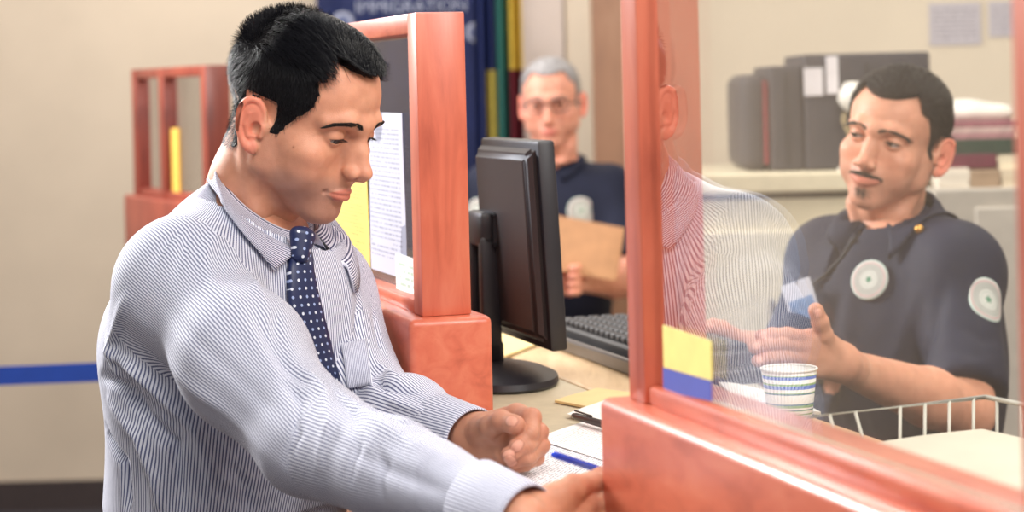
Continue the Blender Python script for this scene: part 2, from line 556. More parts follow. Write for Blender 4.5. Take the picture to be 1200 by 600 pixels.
def head_tones(V, fp):
    """multipliers of the skin colour: lips, glow painted into the ears, shaved beard, brows' roots"""
    g = fp.get
    nl = g('nl', 0); mz = -70 - nl * .6 + g('mz', 0); w = g('mw', 25)
    T = np.ones((len(V), 3))
    x, y, z = V.T
    u = np.clip(x / w, -1, 1); q = 1 - np.abs(u) ** 2.2
    zz = z - mz - g('smile', 0) * u * u
    front = (y > 72) & (np.abs(x) < w * 1.08)
    upl = sm(q * 8.0 + 0.4 - zz, 0, 1.2) * sm(zz, -1.4, 0)
    lol = sm(zz + q * 11.0 + 0.6, 0, 1.6) * sm(-zz, -1.4, 0)
    lip = np.clip(upl + lol, 0, 1) * front * sm(w * 1.02 - np.abs(x), 0, 4) * sm(q, 0, .25)
    lc = np.array(g('lipc', (0.80, 0.55, 0.60)))
    T = T * (1 - lip[:, None]) + lip[:, None] * lc
    b = g('beard', 0.25)
    bm = sm(-z, 44, 62) * sm(y, 8, 34) * sm(z, -122, -108) * (1 - lip)
    bm = np.maximum(bm, sm(-z, 4, 30) * np.exp(-((y - 16) / 16) ** 2) * 0.5 * sm(np.abs(x), 40, 55)) * (1 - lip)
    T *= 1 - (bm * b)[:, None] * np.array([0.45, 0.40, 0.28])
    ear = sm(np.abs(x), 74, 80) * sm(y, -60, -50) * sm(-y, -12, -2)  # reddened ears: the glow of light through them is put into the colour
    T *= 1 - ear[:, None] * np.array([-0.14, 0.18, 0.16])
    nose = gauss(V, (0, 106, -38 - nl), (14, 14, 12)); T *= 1 - nose[:, None] * np.array([0, 0.10, 0.09])
    chk = gauss(V, (44, 66, -34), (20, 26, 16)) + gauss(V, (-44, 66, -34), (20, 26, 16))
    T *= 1 - chk[:, None] * np.array([-.01, 0.06, 0.06])
    # the line of the mouth and the lid rims
    ml = np.exp(-(zz / 0.8) ** 2) * front * (np.abs(x) < w * 1.03) * sm(94 - y + g('lip', 0) - 13 * np.abs(u) ** 2, 0.5, 3)
    T *= 1 - ml[:, None] * np.array([0.45, 0.6, 0.6])
    for m in g('moles', []):
        k = np.exp(-(((V - np.array(m[:3])) ** 2).sum(1)) / m[3] ** 2)
        T *= 1 - k[:, None] * np.array([0.6, 0.7, 0.75])
    return T

def brow_strands(f, s, fp, n=260):
    out = []
    a = np.array(fp.get('brow', [(9, 17), (18, 20.5), (32, 23), (46, 18), (53, 12)]), float)
    th = fp.get('browt', 3.4); n = fp.get('brown', n)
    for i in range(n):
        u = rng.random(); k = u * (len(a) - 1); j = min(int(k), len(a) - 2)
        p = a[j] + (a[j + 1] - a[j]) * (k - j)
        wd = th * (1.0 - 0.65 * u) * (0.25 + min(u * 5, .75))
        x = s * (p[0] + rng.normal() * .6); z = p[1] + rng.uniform(-1, 1) * wd
        y = 100.0
        ys = np.arange(60, 110, .5)
        d = f.at(np.stack([np.full(len(ys), x), ys, np.full(len(ys), z)], 1))
        y = ys[np.where(d < 0)[0][-1]] if (d < 0).any() else 80
        p0 = np.array([x, y - .2, z])
        up = 1.0 - 1.6 * u - (z - p[1]) / th * .5
        d = np.array([s * (0.5 + u), -0.35 * u, up * .8]); d /= np.linalg.norm(d)
        L = rng.uniform(5, 8)
        pts = [p0, p0 + d * L * .5 + np.array([0, .9, 0]), p0 + d * L + np.array([0, .5 - .9 * u, -.3])]
        out.append((pts, fp.get('browr', 0.30)))
    return out

def strands_mesh(name, S, T, k=3, taper=0.25):
    """S: list of (points, radius) in local mm; T maps local to world"""
    V = []; Q = []; n = 0
    byl = {}
    for pts, r in S: byl.setdefault(len(pts), []).append((pts, r))
    for L, items in byl.items():
        A = np.array([p for p, r in items], float); r = np.array([r for p, r in items], float)
        t = np.empty_like(A)
        t[:, 1:-1] = A[:, 2:] - A[:, :-2]; t[:, 0] = A[:, 1] - A[:, 0]; t[:, -1] = A[:, -1] - A[:, -2]
        t /= np.linalg.norm(t, axis=2, keepdims=True) + 1e-9
        ref = np.where(np.abs(t[:, :, 2:3]) < .8, np.array([0, 0, 1.0]), np.array([1.0, 0, 0]))
        N = np.cross(t, ref); N /= np.linalg.norm(N, axis=2, keepdims=True) + 1e-9
        B = np.cross(t, N)
        prof = np.array([1 - (1 - taper) * (i / (L - 1)) ** 1.5 for i in range(L)])
        rings = []
        for j in range(k):
            th = 2 * math.pi * j / k
            rings.append(A + (math.cos(th) * N + math.sin(th) * B) * (r[:, None] * prof)[:, :, None])
        R = np.stack(rings, 2)          # m, L, k, 3
        m = len(items)
        idx = np.arange(m * L * k).reshape(m, L, k) + n
        a = idx[:, :-1]; b = idx[:, 1:]
        q = np.stack([a, np.roll(a, -1, 2), np.roll(b, -1, 2), b], -1).reshape(-1, 4)
        V.append(R.reshape(-1, 3)); Q.append(q); n += m * L * k
    return npmesh(name, T(np.concatenate(V)), np.concatenate(Q))

def eye_part(name, c, gaze, T, mat, parent, iris=(0.05, 0.022, 0.012)):
    """eyeball with cornea, iris and pupil"""
    bm = bmesh.new(); bmesh.ops.create_uvsphere(bm, u_segments=48, v_segments=40, radius=1)
    V = np.array([v.co[:] for v in bm.verts]); Fc = [[v.index for v in f.verts] for f in bm.faces]; bm.free()
    gz = np.array(gaze, float); gz /= np.linalg.norm(gz)
    a = np.array([1, 0, 0.0]); a -= gz * a.dot(gz); a /= np.linalg.norm(a); b = np.cross(gz, a)
    V = V[:, 0:1] * a + V[:, 1:2] * b + V[:, 2:3] * gz
    ang = np.arccos(np.clip(V @ gz, -1, 1))
    rad = 12.0 + 0.5 * np.exp(-(ang / .4) ** 4)
    tone = np.tile(np.array([0.40, 0.35, 0.32]), (len(V), 1))
    ir = np.array(iris)
    tone[ang < 0.58] = ir * .5; tone[ang < 0.50] = ir; tone[ang < 0.24] = (0.004, 0.004, 0.004)
    me = npmesh(name, T(V * rad[:, None] + np.array(c)), Fc)
    vcol(me, 'tone', tone)
    return link(name, me, mat, parent)

def lashes(s, fp):
    out = []
    o, oz = fp.get('open', 5.0), fp.get('oz', -2.0)
    for i in range(46):
        u = rng.uniform(-1, 1); x = 12.8 * u
        z = -1 + oz + o * math.sqrt(max(0, 1 - (x / 13.6) ** 2)) * .95
        dz = z + 1
        y = 70.5 + math.sqrt(max(1, 13.9 ** 2 - x * x - dz * dz))
        p = np.array([s * 31 + x, y, z]); d = np.array([x * .05 , 1.0, -0.25 + 0.1 * rng.normal()]); d /= np.linalg.norm(d)
        L = rng.uniform(4, 7)
        out.append(([p - d * 1.0, p + d * L * .5 + np.array([0, 0, -.6]), p + d * L + np.array([0, 0, .2])], .28))
    # dark rim of the lid
    for k in (0,):
        pts = []
        for i in range(13):
            x = -12.6 + 25.2 * i / 12
            z = -1 + oz + o * math.sqrt(max(0, 1 - (x / 13.6) ** 2))
            y = 70.5 + math.sqrt(max(1, 13.7 ** 2 - x * x - (z + 1) ** 2))
            pts.append(np.array([s * 31 + x, y, z]))
        out.append((pts, .55))
    return out

def strands_on(f, pts, dirs, lens, steps=5, lift=1.0, r=0.35, end=0.0):
    """strands that start on the surface at pts and follow it in the given directions"""
    pts = np.array(pts, float); d = np.array(dirs, float)
    d /= np.linalg.norm(d, axis=1, keepdims=True)
    A = [pts - f.grad(pts) * 1.2]
    p = pts.copy(); st = (np.array(lens) / steps)[:, None]
    for i in range(steps):
        p = p + d * st
        g = f.grad(p); q = f.at(p)
        want = lift * (i + 1) / steps + end * ((i + 1) / steps) ** 2
        low = np.maximum(want - q, 0)[:, None] if np.isscalar(want) else np.maximum(want - q, 0)[:, None]
        p = p + g * low
        high = np.maximum(q - (want + 2.0), 0)[:, None]
        p = p - g * high * 0.7
        A.append(p.copy())
    A = np.stack(A, 1)
    rr = r if hasattr(r, '__len__') else np.full(len(A), r)
    return [(A[i], rr[i]) for i in range(len(A))]

def surf_points(V, Q, n, wfun=None):
    a = V[Q[:, 0]]; b = V[Q[:, 1]]; c = V[Q[:, 2]]; d = V[Q[:, 3]]
    ar = np.linalg.norm(np.cross(c - a, d - b), axis=1)
    cen = (a + b + c + d) / 4
    if wfun is not None: ar = ar * wfun(cen)
    i = rng.choice(len(Q), n, p=ar / ar.sum())
    u = rng.random((n, 1)); v = rng.random((n, 1))
    return (a[i] * (1 - u) + b[i] * u) * (1 - v) + (d[i] * (1 - u) + c[i] * u) * v

class Head:
    def __init__(s, fp, R, anchor, at_world, scale=1.0):
        """R: frame; the local point anchor (mm) lands on at_world"""
        s.fp = fp; s.R = R; s.k = 0.001 * scale
        s.o = np.array(at_world) - R @ (np.array(anchor, float) * s.k)
        s.f = head_field(fp)
        s.V, s.Q = s.f.nets()
        # thin the unseen bottom of the neck off
        keep = (s.V[s.Q][:, :, 2].max(1) > -157)
        s.Q = s.Q[keep]
    def T(s, V): return s.o + (np.asarray(V) * s.k) @ s.R.T
    def L(s, W_): return ((np.asarray(W_) - s.o) @ s.R) / s.k
    def tones(s): return head_tones(s.V, s.fp)
# ---------------------------------------------------------------- bodies, hands and clothes
def hand_solid(f, palm, fingers, k=0.007):
    """palm: list of (a, b, ra, rb); fingers: list of ([joints], [radii])"""
    for a, b, ra, rb in palm: f.cone(a, b, ra, rb, k)
    for pts, rs in fingers:
        g = Field(f.lo, f.lo + (f.n - 1) * f.h + 1e-6, f.h)
        g.D = g.D[:f.n[0], :f.n[1], :f.n[2]]
        pts = [np.array(p) for p in pts]
        for i in range(len(pts) - 1):
            g.cone(pts[i], pts[i + 1], rs[i], rs[i + 1] * .93, 0.002)
            g.cone(pts[i] + (pts[i + 1] - pts[i]) * .85, pts[i + 1], rs[i + 1] * .97, rs[i + 1] * 1.02, 0.004)
        # blend only near the root, so that fingers stay apart
        root = pts[0]
        n = g.D.shape
        X = f.ax[0][:n[0]][:, None, None] - root[0]; Y = f.ax[1][:n[1]][None, :, None] - root[1]; Z = f.ax[2][:n[2]][None, None, :] - root[2]
        dist = np.sqrt(X * X + Y * Y + Z * Z)
        kk = np.clip(0.010 - dist * 0.28, 0.0012, 0.009)
        a = f.D[:n[0], :n[1], :n[2]]
        hh = np.maximum(kk - np.abs(a - g.D), 0) / kk
        f.D[:n[0], :n[1], :n[2]] = np.minimum(a, g.D) - hh * hh * kk * .25

def nail_tone(V, T, nails, N=None):
    for c, ax, nrm, L, w in nails:
        c = np.array(c); ax = np.array(ax, float); ax /= np.linalg.norm(ax)
        nrm = np.array(nrm, float); nrm -= ax * nrm.dot(ax); nrm /= np.linalg.norm(nrm); sd = np.cross(ax, nrm)
        d = V - c; a, s, n = d @ ax, d @ sd, d @ nrm
        e = (np.abs(a / L) ** 2.6 + np.abs(s / w) ** 2.6)
        m = sm(-e, -1.25, -0.85) * (n > 0.0) * (n < 0.02)
        rim = np.exp(-((e - 1.15) / 0.25) ** 2) * (n > 0) * (n < .02)
        T *= 1 - rim[:, None] * np.array([0.40, 0.50, 0.50])
        T[:] = T * (1 - m[:, None]) + m[:, None] * np.array([1.25, 1.32, 1.50])
        V += nrm * (m * 0.0004 - rim * 0.0005)[:, None]
    return V, T

def strokes(V, N, lst, cams=True):
    """raise or sink cloth along lines: (points, height, width), the points given where the fold lies"""
    D = np.zeros(len(V))
    for pts, h, w in lst:
        pts = np.array(pts, float)
        best = np.full(len(V), 1e9); par = np.zeros(len(V))
        for i in range(len(pts) - 1):
            a, b = pts[i], pts[i + 1]; ab = b - a
            t = np.clip(((V - a) @ ab) / (ab @ ab + 1e-12), 0, 1)
            d = np.linalg.norm(V - a - t[:, None] * ab, axis=1)
            m = d < best; best[m] = d[m]; par[m] = (i + t[m]) / (len(pts) - 1)
        taper = np.sin(np.clip(par, 0.02, .98) * math.pi) ** .5
        D += h * taper * np.exp(-(best / w) ** 2)
    return V + N * D[:, None]

def on_surface(f, p, Yr=(1.5, 3.2)):
    """where the line of sight through picture position p meets the solid f"""
    ys = np.linspace(Yr[0], Yr[1], 700)
    pts = np.array([P(p[0], p[1], y) for y in ys])
    ok = ((pts > f.lo) & (pts < f.lo + (f.n - 2) * f.h)).all(1)
    d = np.where(ok, f.at(np.clip(pts, f.lo, f.lo + (f.n - 2) * f.h)), 1)
    i = np.where(d < 0)[0]
    return pts[i[0]] if len(i) else None

def folds(f, lst, Yr=(1.5, 3.2)):
    out = []
    for pts, h, w in lst:
        q = [on_surface(f, p, Yr) for p in pts]
        q = [a for a in q if a is not None]
        if len(q) > 1: out.append((q, h, w))
    return out

def noise3(V, scale, seed=0, n=7):
    r = np.random.default_rng(seed); s = np.zeros(len(V))
    for i in range(n):
        k = r.normal(size=3); k /= np.linalg.norm(k)
        fr = scale * r.uniform(.5, 1.6)
        s += np.sin(V @ k * fr + r.uniform(0, 6.3)) / n ** .5
    return s

def limb_u(V, segs, n):
    """distance round the limb, measured from the side n; segs: [(a, b, r)]"""
    best = np.full(len(V), 1e9); U = np.zeros(len(V)); W_ = np.zeros(len(V)); L0 = 0
    for a, b, r in segs:
        a = np.array(a); b = np.array(b); t = b - a; L = np.linalg.norm(t); t /= L
        nn = n - t * n.dot(t); nn /= np.linalg.norm(nn); m = np.cross(t, nn)
        d = V - a; al = np.clip(d @ t, 0, L); q = d - al[:, None] * t
        dist = np.linalg.norm(q, axis=1) - r
        u = np.arctan2(q @ m, q @ nn) * r
        k = dist < best
        best[k] = dist[k]; U[k] = u[k]; W_[k] = (L0 + al)[k]
        L0 += L
    return best, U, W_

def unwrap_faces(u, per):
    """u: (faces, 4) values on a circle of length per; keep each face's corners together"""
    c = u[:, :1]
    return u - np.round((u - c) / per) * per

def grid_patch(name, f, quad, nu, nv, off, parent, mat, thick=0.0015, Yr=(1.5, 3.2), uvs=(1, 1), bow=0.0):
    """a patch of cloth lying on the solid f between four picture positions"""
    q = [np.array(a, float) for a in quad]
    G = []
    for j in range(nv + 1):
        for i in range(nu + 1):
            u, v = i / nu, j / nv
            p = (q[0] * (1 - u) + q[1] * u) * (1 - v) + (q[3] * (1 - u) + q[2] * u) * v
            G.append(on_surface(f, p, Yr))
    good = [g for g in G if g is not None]
    G = [g if g is not None else good[-1] for g in G]
    G = np.array(G); N = f.grad(G)
    G = G + N * off
    for i, g in enumerate(G):
        u = (i % (nu + 1)) / nu; G[i] += N[i] * bow * math.sin(u * math.pi)
    Bk = G - N * thick
    V = np.concatenate([G, Bk]); m = len(G); Fc = []; uv = []
    idx = lambda i, j: j * (nu + 1) + i
    for j in range(nv):
        for i in range(nu):
            a = [idx(i, j), idx(i + 1, j), idx(i + 1, j + 1), idx(i, j + 1)]
            Fc.append(a); uv.append([((x % (nu + 1)) / nu * uvs[0], (x // (nu + 1)) / nv * uvs[1]) for x in a])
            Fc.append([x + m for x in a[::-1]]); uv.append([(0, 0)] * 4)
    ed = [(idx(i, 0), idx(i + 1, 0)) for i in range(nu)] + [(idx(nu, j), idx(nu, j + 1)) for j in range(nv)] + \
         [(idx(i + 1, nv), idx(i, nv)) for i in range(nu)] + [(idx(0, j + 1), idx(0, j)) for j in range(nv)]
    for a, b in ed: Fc.append([b, a, a + m, b + m]); uv.append([(0, 0)] * 4)
    mb = MB(); mb.add(V, Fc, uv)
    return mb.build(name, mat, parent, smooth=True)
# ---------------------------------------------------------------- the customer's head
CFP = dict(nl=-2.5, nd=2.5, bridge=1, open=3.0, oz=-4.2, mw=22, lt=0.72, lip=-1.5, mz=-1.5, beard=0.65, gaze=(0.05, 0.85, -0.42), eary=0, earz=-16,
           brow=[(12, 13.5), (20, 17), (32, 19.5), (44, 16), (52, 10.5)], browt=5.0, brown=700,
           moles=[(70, 28, -14, 1.3), (66, 46, -24, 1.4), (60, 56, -18, 1.0)])
yw, pt = math.radians(30), math.radians(21)
CR = frame((math.cos(yw) * math.cos(pt), -math.sin(yw) * math.cos(pt), -math.sin(pt)))
hd = Head(CFP, CR, (78, -3, -16), P(301, 148, 2.27), 0.98)

def chair_h(V):
    """how far the customer's hair stands off the skin (mm); below zero there is none"""
    x, y, z = V[..., 0], V[..., 1], V[..., 2]
    ax = np.abs(x)
    wob = 3 + 0.9 * np.sin(z * .35 + y * .2) + 0.6 * np.sin(z * .8 - x * .15)
    zf = np.interp(ax, [0, 14, 28, 42, 50, 60, 80], [72, 74, 78, 86, 86, 60, 40])
    yb = np.interp(z, [-70, -36, -28, -20, -8, 8, 22, 34, 44, 60, 80, 95], [-60, 0, 22, 25, 30, 42, 54, 58, 57, 50, 44, 66])
    yb = np.where(z < -20, np.minimum(yb, 25 + (z + 20) * .25), yb)
    side = sm(yb - y + wob, -4, 11)
    front = sm(z - zf + wob * .6, -2, 9)
    M = np.maximum(side, front)
    ear = sm(z, -54, -50) * sm(-z, -19, -14) * sm(y, -39, -35) * sm(-y, -12, -8) * sm(ax, 60, 66)
    M = M * np.where((z < -18) & (y > -24), sm(z, -30, -16), 1)
    M = M * (1 - ear)
    M = M * sm(z, -84, -58)
    T = sm(z, 46, 82)
    ht = 1.3 + 3.0 * sm(z, 0, 52) + T * (3.0 + 3.5 * sm(y, 0, 50) - 4.5 * sm(y, 62, 92))
    ht = ht - 2.0 * sm(-y, 40, 80) * sm(-z, -20, 30)
    return -3.0 + M * (3.0 + np.maximum(ht, .9))

def hair_build(hd, hfun, dfun, n, parent, mat, lenfun, rfun, name='hair', liftfun=None, step=5, wf=None):
    f = hd.f
    sel = np.argwhere((np.abs(f.D) < 30) & (f.ax[2] > -90)[None, None, :])
    hh = np.zeros(f.D.shape, np.float32)
    hh[sel[:, 0], sel[:, 1], sel[:, 2]] = hfun(f.lo + sel * f.h)
    # strands of one comb stroke ride a little higher than the next
    hf = Field.__new__(Field); hf.lo = f.lo; hf.h = f.h; hf.mg = 0; hf.n = f.n; hf.ax = f.ax
    hf.D = (f.D - hh).astype(np.float32)
    Vh, Qh = hf.nets()
    hv = hfun(Vh)
    ok = hv > 0.15
    Qk = Qh[ok[Qh].any(1)]
    used = np.unique(Qk); remap = -np.ones(len(Vh), int); remap[used] = np.arange(len(used))
    capV, capQ = Vh[used], remap[Qk]
    inner = hf
    pts = surf_points(capV, capQ, n, (lambda c: (hfun(c) > 0.6) * (wf(c) if wf else 1.0)))
    pts = pts - inner.grad(pts) * 1.0
    S = strands_on(inner, pts, dfun(pts), lenfun(pts), step, 1.0, rfun(pts)) if liftfun is None else liftfun(inner, pts)
    S = [q for q in S if np.linalg.norm(np.diff(q[0], axis=0), axis=1).max() < 9]
    me = strands_mesh(name, S, hd.T)
    cm = npmesh(name + '_cap', hd.T(capV - inner.grad(capV) * 1.0), capQ)
    return me, cm

def hair_link(name, a, b, mat, parent, cap=None):
    na = len(a.polygons); me = merge_meshes(name, [a, b])
    o = link(name, me, [mat, cap or CAPM], parent)
    mi = np.zeros(len(me.polygons), np.int32); mi[na:] = 1; me.polygons.foreach_set('material_index', mi)
    return o

def merge_meshes(name, meshes):
    V = []; Q = []; n = 0
    for me in meshes:
        co = np.empty(len(me.vertices) * 3, np.float32); me.vertices.foreach_get('co', co)
        li = np.empty(len(me.loops), np.int32); me.loops.foreach_get('vertex_index', li)
        V.append(co.reshape(-1, 3)); Q.append(li.reshape(-1, 4) + n); n += len(me.vertices)
        bpy.data.meshes.remove(me)
    return npmesh(name, np.concatenate(V), np.concatenate(Q))

def cdir(p):
    x, y, z = p.T; n = len(p)
    T = sm(z, 50, 80)[:, None]
    top = np.stack([0.75 - 0.5 * sm(x, -10, 45), 0.45 + 0.5 * sm(x, -10, 45), -0.1 + 0 * x], 1)
    fr = sm(y, 50, 76)[:, None]
    top = top * (1 - fr) + np.array([0.45, 0.9, -0.12]) * fr
    sd = np.stack([0 * x, np.where(y > -30, 0.25, -0.2), -1 + 0 * x], 1)
    cr = (sm(-y, 30, 60) * sm(z, 55, 80))[:, None]
    d = sd * (1 - T) + top * T
    d = d * (1 - cr) + np.array([0.2, -0.5, 1.0]) * cr
    return d + rng.normal(size=(n, 3)) * (0.10 + 0.12 * (1 - T))
def clen(p):
    x, y, z = p.T
    T = sm(z, 50, 80)
    return (5 + 5 * sm(z, 0, 50)) * (1 - T) + T * 32 * rng.uniform(.6, 1.1, len(p)) * (1 - .7 * sm(-y, 30, 60)) * (1 - .35 * sm(y, 60, 82))
def crad(p):
    return 0.17 + 0.20 * sm(p[:, 2], 50, 80)
def cstr(inner, pts):
    pts = pts[pts[:, 2] > -80]
    d0 = cdir(pts); S = strands_on(inner, pts, d0, clen(pts), 7, 0.8, crad(pts))
    y, z, x = pts[:, 1], pts[:, 2], pts[:, 0]
    T = sm(z, 52, 78) * (1 - sm(-y, 35, 60))
    out = []
    ph = (x * 0.35 - y * 0.95) * 0.85 + 1.2 * np.sin(x * .07)
    spike = (y < -30) & (z > -45)
    for i, (A, r) in enumerate(S):
        k = np.linspace(0, 1, len(A))[:, None]
        g = inner.grad(A[:1])[0]
        if T[i] > .1:
            w = math.sin(ph[i])
            # strands of a lock gather on its crest
            A = A + g * (1.6 * T[i] * (w + .3)) + np.array([0.35, -0.95, 0]) * (-1.0 * math.cos(ph[i]) * T[i]) * k
            A = A + np.array([0.0, 3.5, -1.0]) * k ** 2 * T[i]
        if spike[i]:
            A = A + (g + [0, -.3, .3]) * (5.0 if z[i] > 58 else 2.6) * k ** 1.3 * rng.uniform(.2, 1.4)
        else:
            A = A + g * 0.8 * k ** 1.2 * rng.uniform(0, 1.2)
        out.append((A, r))
    return out
CHM = hair_mat('customer_hair', (0.006, 0.006, 0.009), 0.34, 0.28)

CAPM = hair_mat('hair_roots', (0.012, 0.011, 0.012), 0.85, 0.05)
# ---------------------------------------------------------------- the room
ZC = H - .405                       # top of the counter
TH = math.atan(.3215); X0 = .657
tv = np.array([-math.sin(TH), math.cos(TH), 0]); nv = np.array([math.cos(TH), math.sin(TH), 0])
RW = np.stack([nv, tv, [0, 0, 1.0]], 1); RWm = Matrix(RW.tolist())
def WP(s, n, z):
    """a point s along the counter's screen line, n across it towards the office, at height z"""
    return np.array([X0, 0, 0]) + tv * s + nv * n + np.array([0, 0, z])
def S_of(Y, n=0.0):
    return (Y - nv[1] * n) / tv[1]

def wood(name, a, b_, c, scale=(3, 3, 40), rough=0.38, coat=0.22, axis='Z'):
    m, t, b = nt(name)
    co = coords(t, 'Object', {'Z': (scale[2], scale[2], scale[0]), 'Y': (scale[2], scale[0], scale[2]), 'X': (scale[0], scale[2], scale[2])}[axis])
    n1 = node(t, 'ShaderNodeTexNoise', i_Scale=1.0, i_Detail=6.0, i_Roughness=0.6, i_Distortion=0.6); t.links.new(co, n1.inputs[0])
    co2 = coords(t); n2 = node(t, 'ShaderNodeTexNoise', i_Scale=7.0, i_Detail=3.0); t.links.new(co2, n2.inputs[0])
    f = math_(t, 'ADD', math_(t, 'MULTIPLY', n1.outputs[0], .65), math_(t, 'MULTIPLY', n2.outputs[0], .35))
    t.links.new(ramp(t, f, [(0.33, a), (0.5, b_), (0.68, c)]), b.inputs['Base Color'])
    b.inputs['Roughness'].default_value = rough
    b.inputs['Coat Weight'].default_value = coat; b.inputs['Coat Roughness'].default_value = 0.25
    bump(t, b, n1.outputs[0], 0.06, 0.001)
    return m
CHERRY = wood('cherry_wood', s2l(164, 76, 54), s2l(196, 98, 72), s2l(208, 118, 90), (5, 5, 38))
CHERRYX = wood('cherry_wood_rail', s2l(164, 76, 54), s2l(196, 98, 72), s2l(208, 118, 90), (5, 5, 38), axis='Y')

def glass_mat(name, base=0.05, tint=(1, 1, 1), rough=0.0, gain=1.0):
    m = bpy.data.materials.new(name); m.use_nodes = True; t = m.node_tree
    t.nodes.remove(t.nodes['Principled BSDF']); out = t.nodes['Material Output']
    tr = node(t, 'ShaderNodeBsdfTransparent'); tr.inputs[0].default_value = c4(tint)
    gl = node(t, 'ShaderNodeBsdfGlossy'); gl.inputs['Roughness'].default_value = rough
    gl.inputs[0].default_value = (1, 1, 1, 1)
    lw = node(t, 'ShaderNodeLayerWeight'); lw.inputs[0].default_value = 0.5
    f = math_(t, 'ADD', math_(t, 'MULTIPLY', math_(t, 'POWER', lw.outputs['Facing'], 7.0), gain * (1 - base)), base)
    mx = node(t, 'ShaderNodeMixShader')
    t.links.new(math_(t, 'MINIMUM', f, 1.0), mx.inputs[0]); t.links.new(tr.outputs[0], mx.inputs[1]); t.links.new(gl.outputs[0], mx.inputs[2])
    t.links.new(mx.outputs[0], out.inputs[0])
    return m
GLASS = glass_mat('clear_pane', 0.012, (.98, .985, .985), 0.0, 9.5)

def wall_mat(name, c, rough=0.85):
    return plain(name, c, rough, 0.3, var=0.03, scale=5.0, bmp=0.05)

def struct(name, c, size, mat, R=None, bev=0.0):
    mb = MB(); mb.box(c, size, R, bev); o = mb.build(name, mat); o['kind'] = 'structure'; return o
WALLC = wall_mat('beige_wall_paint', s2l(222, 206, 186))
struct('floor', (.2, 2.6, -.05), (9.0, 9.6, .1), plain('carpet_floor', s2l(60, 56, 62), .9, var=.2, scale=300))
struct('wall_back', (-.05, 7.05, 1.6), (8.5, .1, 3.4), WALLC)
struct('wall_left', (-4.25, 2.6, 1.6), (.1, 9.0, 3.4), WALLC)
struct('baseboard_back', (-.05, 6.99, .05), (8.4, .02, .10), plain('dark_baseboard', s2l(70, 60, 60), .5))
OW = P(728, 100, 5.9)[0]
struct('wall_office', (OW + 1.7, 5.95, 1.6), (3.4, .1, 3.4), wall_mat('cream_wall_paint', s2l(226, 212, 190)))
struct('wall_right', (OW + 3.45, 2.6, 1.6), (.1, 9.0, 3.4), WALLC)
c0 = P(696, 100, 5.86)[0]; c1 = P(731, 100, 5.86)[0]
struct('trim_1', ((c0 + c1) / 2, 5.92, 1.6), (c1 - c0, .16, 3.4), wood('brown_door_trim', s2l(134, 98, 76), s2l(150, 110, 84), s2l(160, 122, 96), (3, 3, 20), .5, .1))
# pale pilasters on the wall behind the older officer
for a_, b_, n_ in ((600, 662, 2), (664, 694, 3)):
    xa, xb = P(a_, 100, 6.9)[0], P(b_, 100, 6.9)[0]
    struct('trim_%d' % n_, ((xa + xb) / 2, 6.96, 1.6), (xb - xa, .08 if n_ == 2 else .05, 3.4), wall_mat('pale_trim_paint_%d' % n_, s2l(208, 196, 190) if n_ == 2 else s2l(214, 202, 186)))

# the counter
LAM = plain('counter_laminate', s2l(192, 178, 150), .45, .5, var=.06, scale=60)
OAK = wood('counter_oak', s2l(196, 160, 116), s2l(214, 180, 136), s2l(224, 196, 156), (6, 6, 60), .35, .3, 'Y')
SIDE = plain('counter_front_panel', s2l(150, 108, 84), .5)
ct = empty('service_counter', WP(2.3, .08, 0), 'long beige service counter with a pale oak strip along the office edge', 'counter')
s0, s1 = .85, 3.20
mb = MB(); mb.box(WP((s0 + s1) / 2, .095, ZC - .02), (.35, s1 - s0, .04), RWm, .006); mb.build('countertop', LAM, ct)
mb = MB(); mb.box(WP((s0 + s1) / 2, .3555, ZC - .02), (.17, s1 - s0, .04), RWm, .006); mb.build('oak_edge', OAK, ct)
mb = MB(); mb.box(WP((s0 + s1) / 2, .08, (ZC - .04) / 2), (.12, s1 - s0 - .02, ZC - .042), RWm); mb.build('front_panel', SIDE, ct)

# the glazed screens that stand on the counter
def paper_mat(name, base, ink, rows, seed=0, dens=.55, margin=.08, inkamt=.75):
    """printed paper: lines of small print as uneven dark dashes"""
    m, t, b = nt(name)
    tc = t.nodes.new('ShaderNodeTexCoord'); sp = t.nodes.new('ShaderNodeSeparateXYZ'); t.links.new(tc.outputs['UV'], sp.inputs[0])
    u, v = sp.outputs[0], sp.outputs[1]
    r = math_(t, 'MULTIPLY', v, rows); fr = math_(t, 'FRACT', r); ro = math_(t, 'FLOOR', r)
    cb = node(t, 'ShaderNodeCombineXYZ'); t.links.new(math_(t, 'MULTIPLY', u, rows * 1.1), cb.inputs[0]); t.links.new(math_(t, 'MULTIPLY', ro, 7.31), cb.inputs[1]); cb.inputs[2].default_value = seed
    nz = node(t, 'ShaderNodeTexNoise', i_Scale=2.0, i_Detail=2.0); t.links.new(cb.outputs[0], nz.inputs[0])
    cb2 = node(t, 'ShaderNodeCombineXYZ'); t.links.new(math_(t, 'MULTIPLY', u, 1.3), cb2.inputs[0]); t.links.new(math_(t, 'MULTIPLY', ro, 3.17), cb2.inputs[1]); cb2.inputs[2].default_value = seed + 5
    n2 = node(t, 'ShaderNodeTexNoise', i_Scale=1.0, i_Detail=0.0); t.links.new(cb2.outputs[0], n2.inputs[0])
    k = math_(t, 'MULTIPLY', math_(t, 'LESS_THAN', math_(t, 'ABSOLUTE', math_(t, 'SUBTRACT', fr, .5)), .22), math_(t, 'GREATER_THAN', nz.outputs[0], .47))
    k = math_(t, 'MULTIPLY', k, math_(t, 'GREATER_THAN', n2.outputs[0], 1 - dens - .1))
    for s_, e in ((u, margin), (v, margin)):
        k = math_(t, 'MULTIPLY', k, math_(t, 'LESS_THAN', math_(t, 'ABSOLUTE', math_(t, 'SUBTRACT', s_, .5)), .5 - e))
    t.links.new(mix(t, math_(t, 'MULTIPLY', k, inkamt), base, ink), b.inputs['Base Color'])
    b.inputs['Roughness'].default_value = .7
    return m
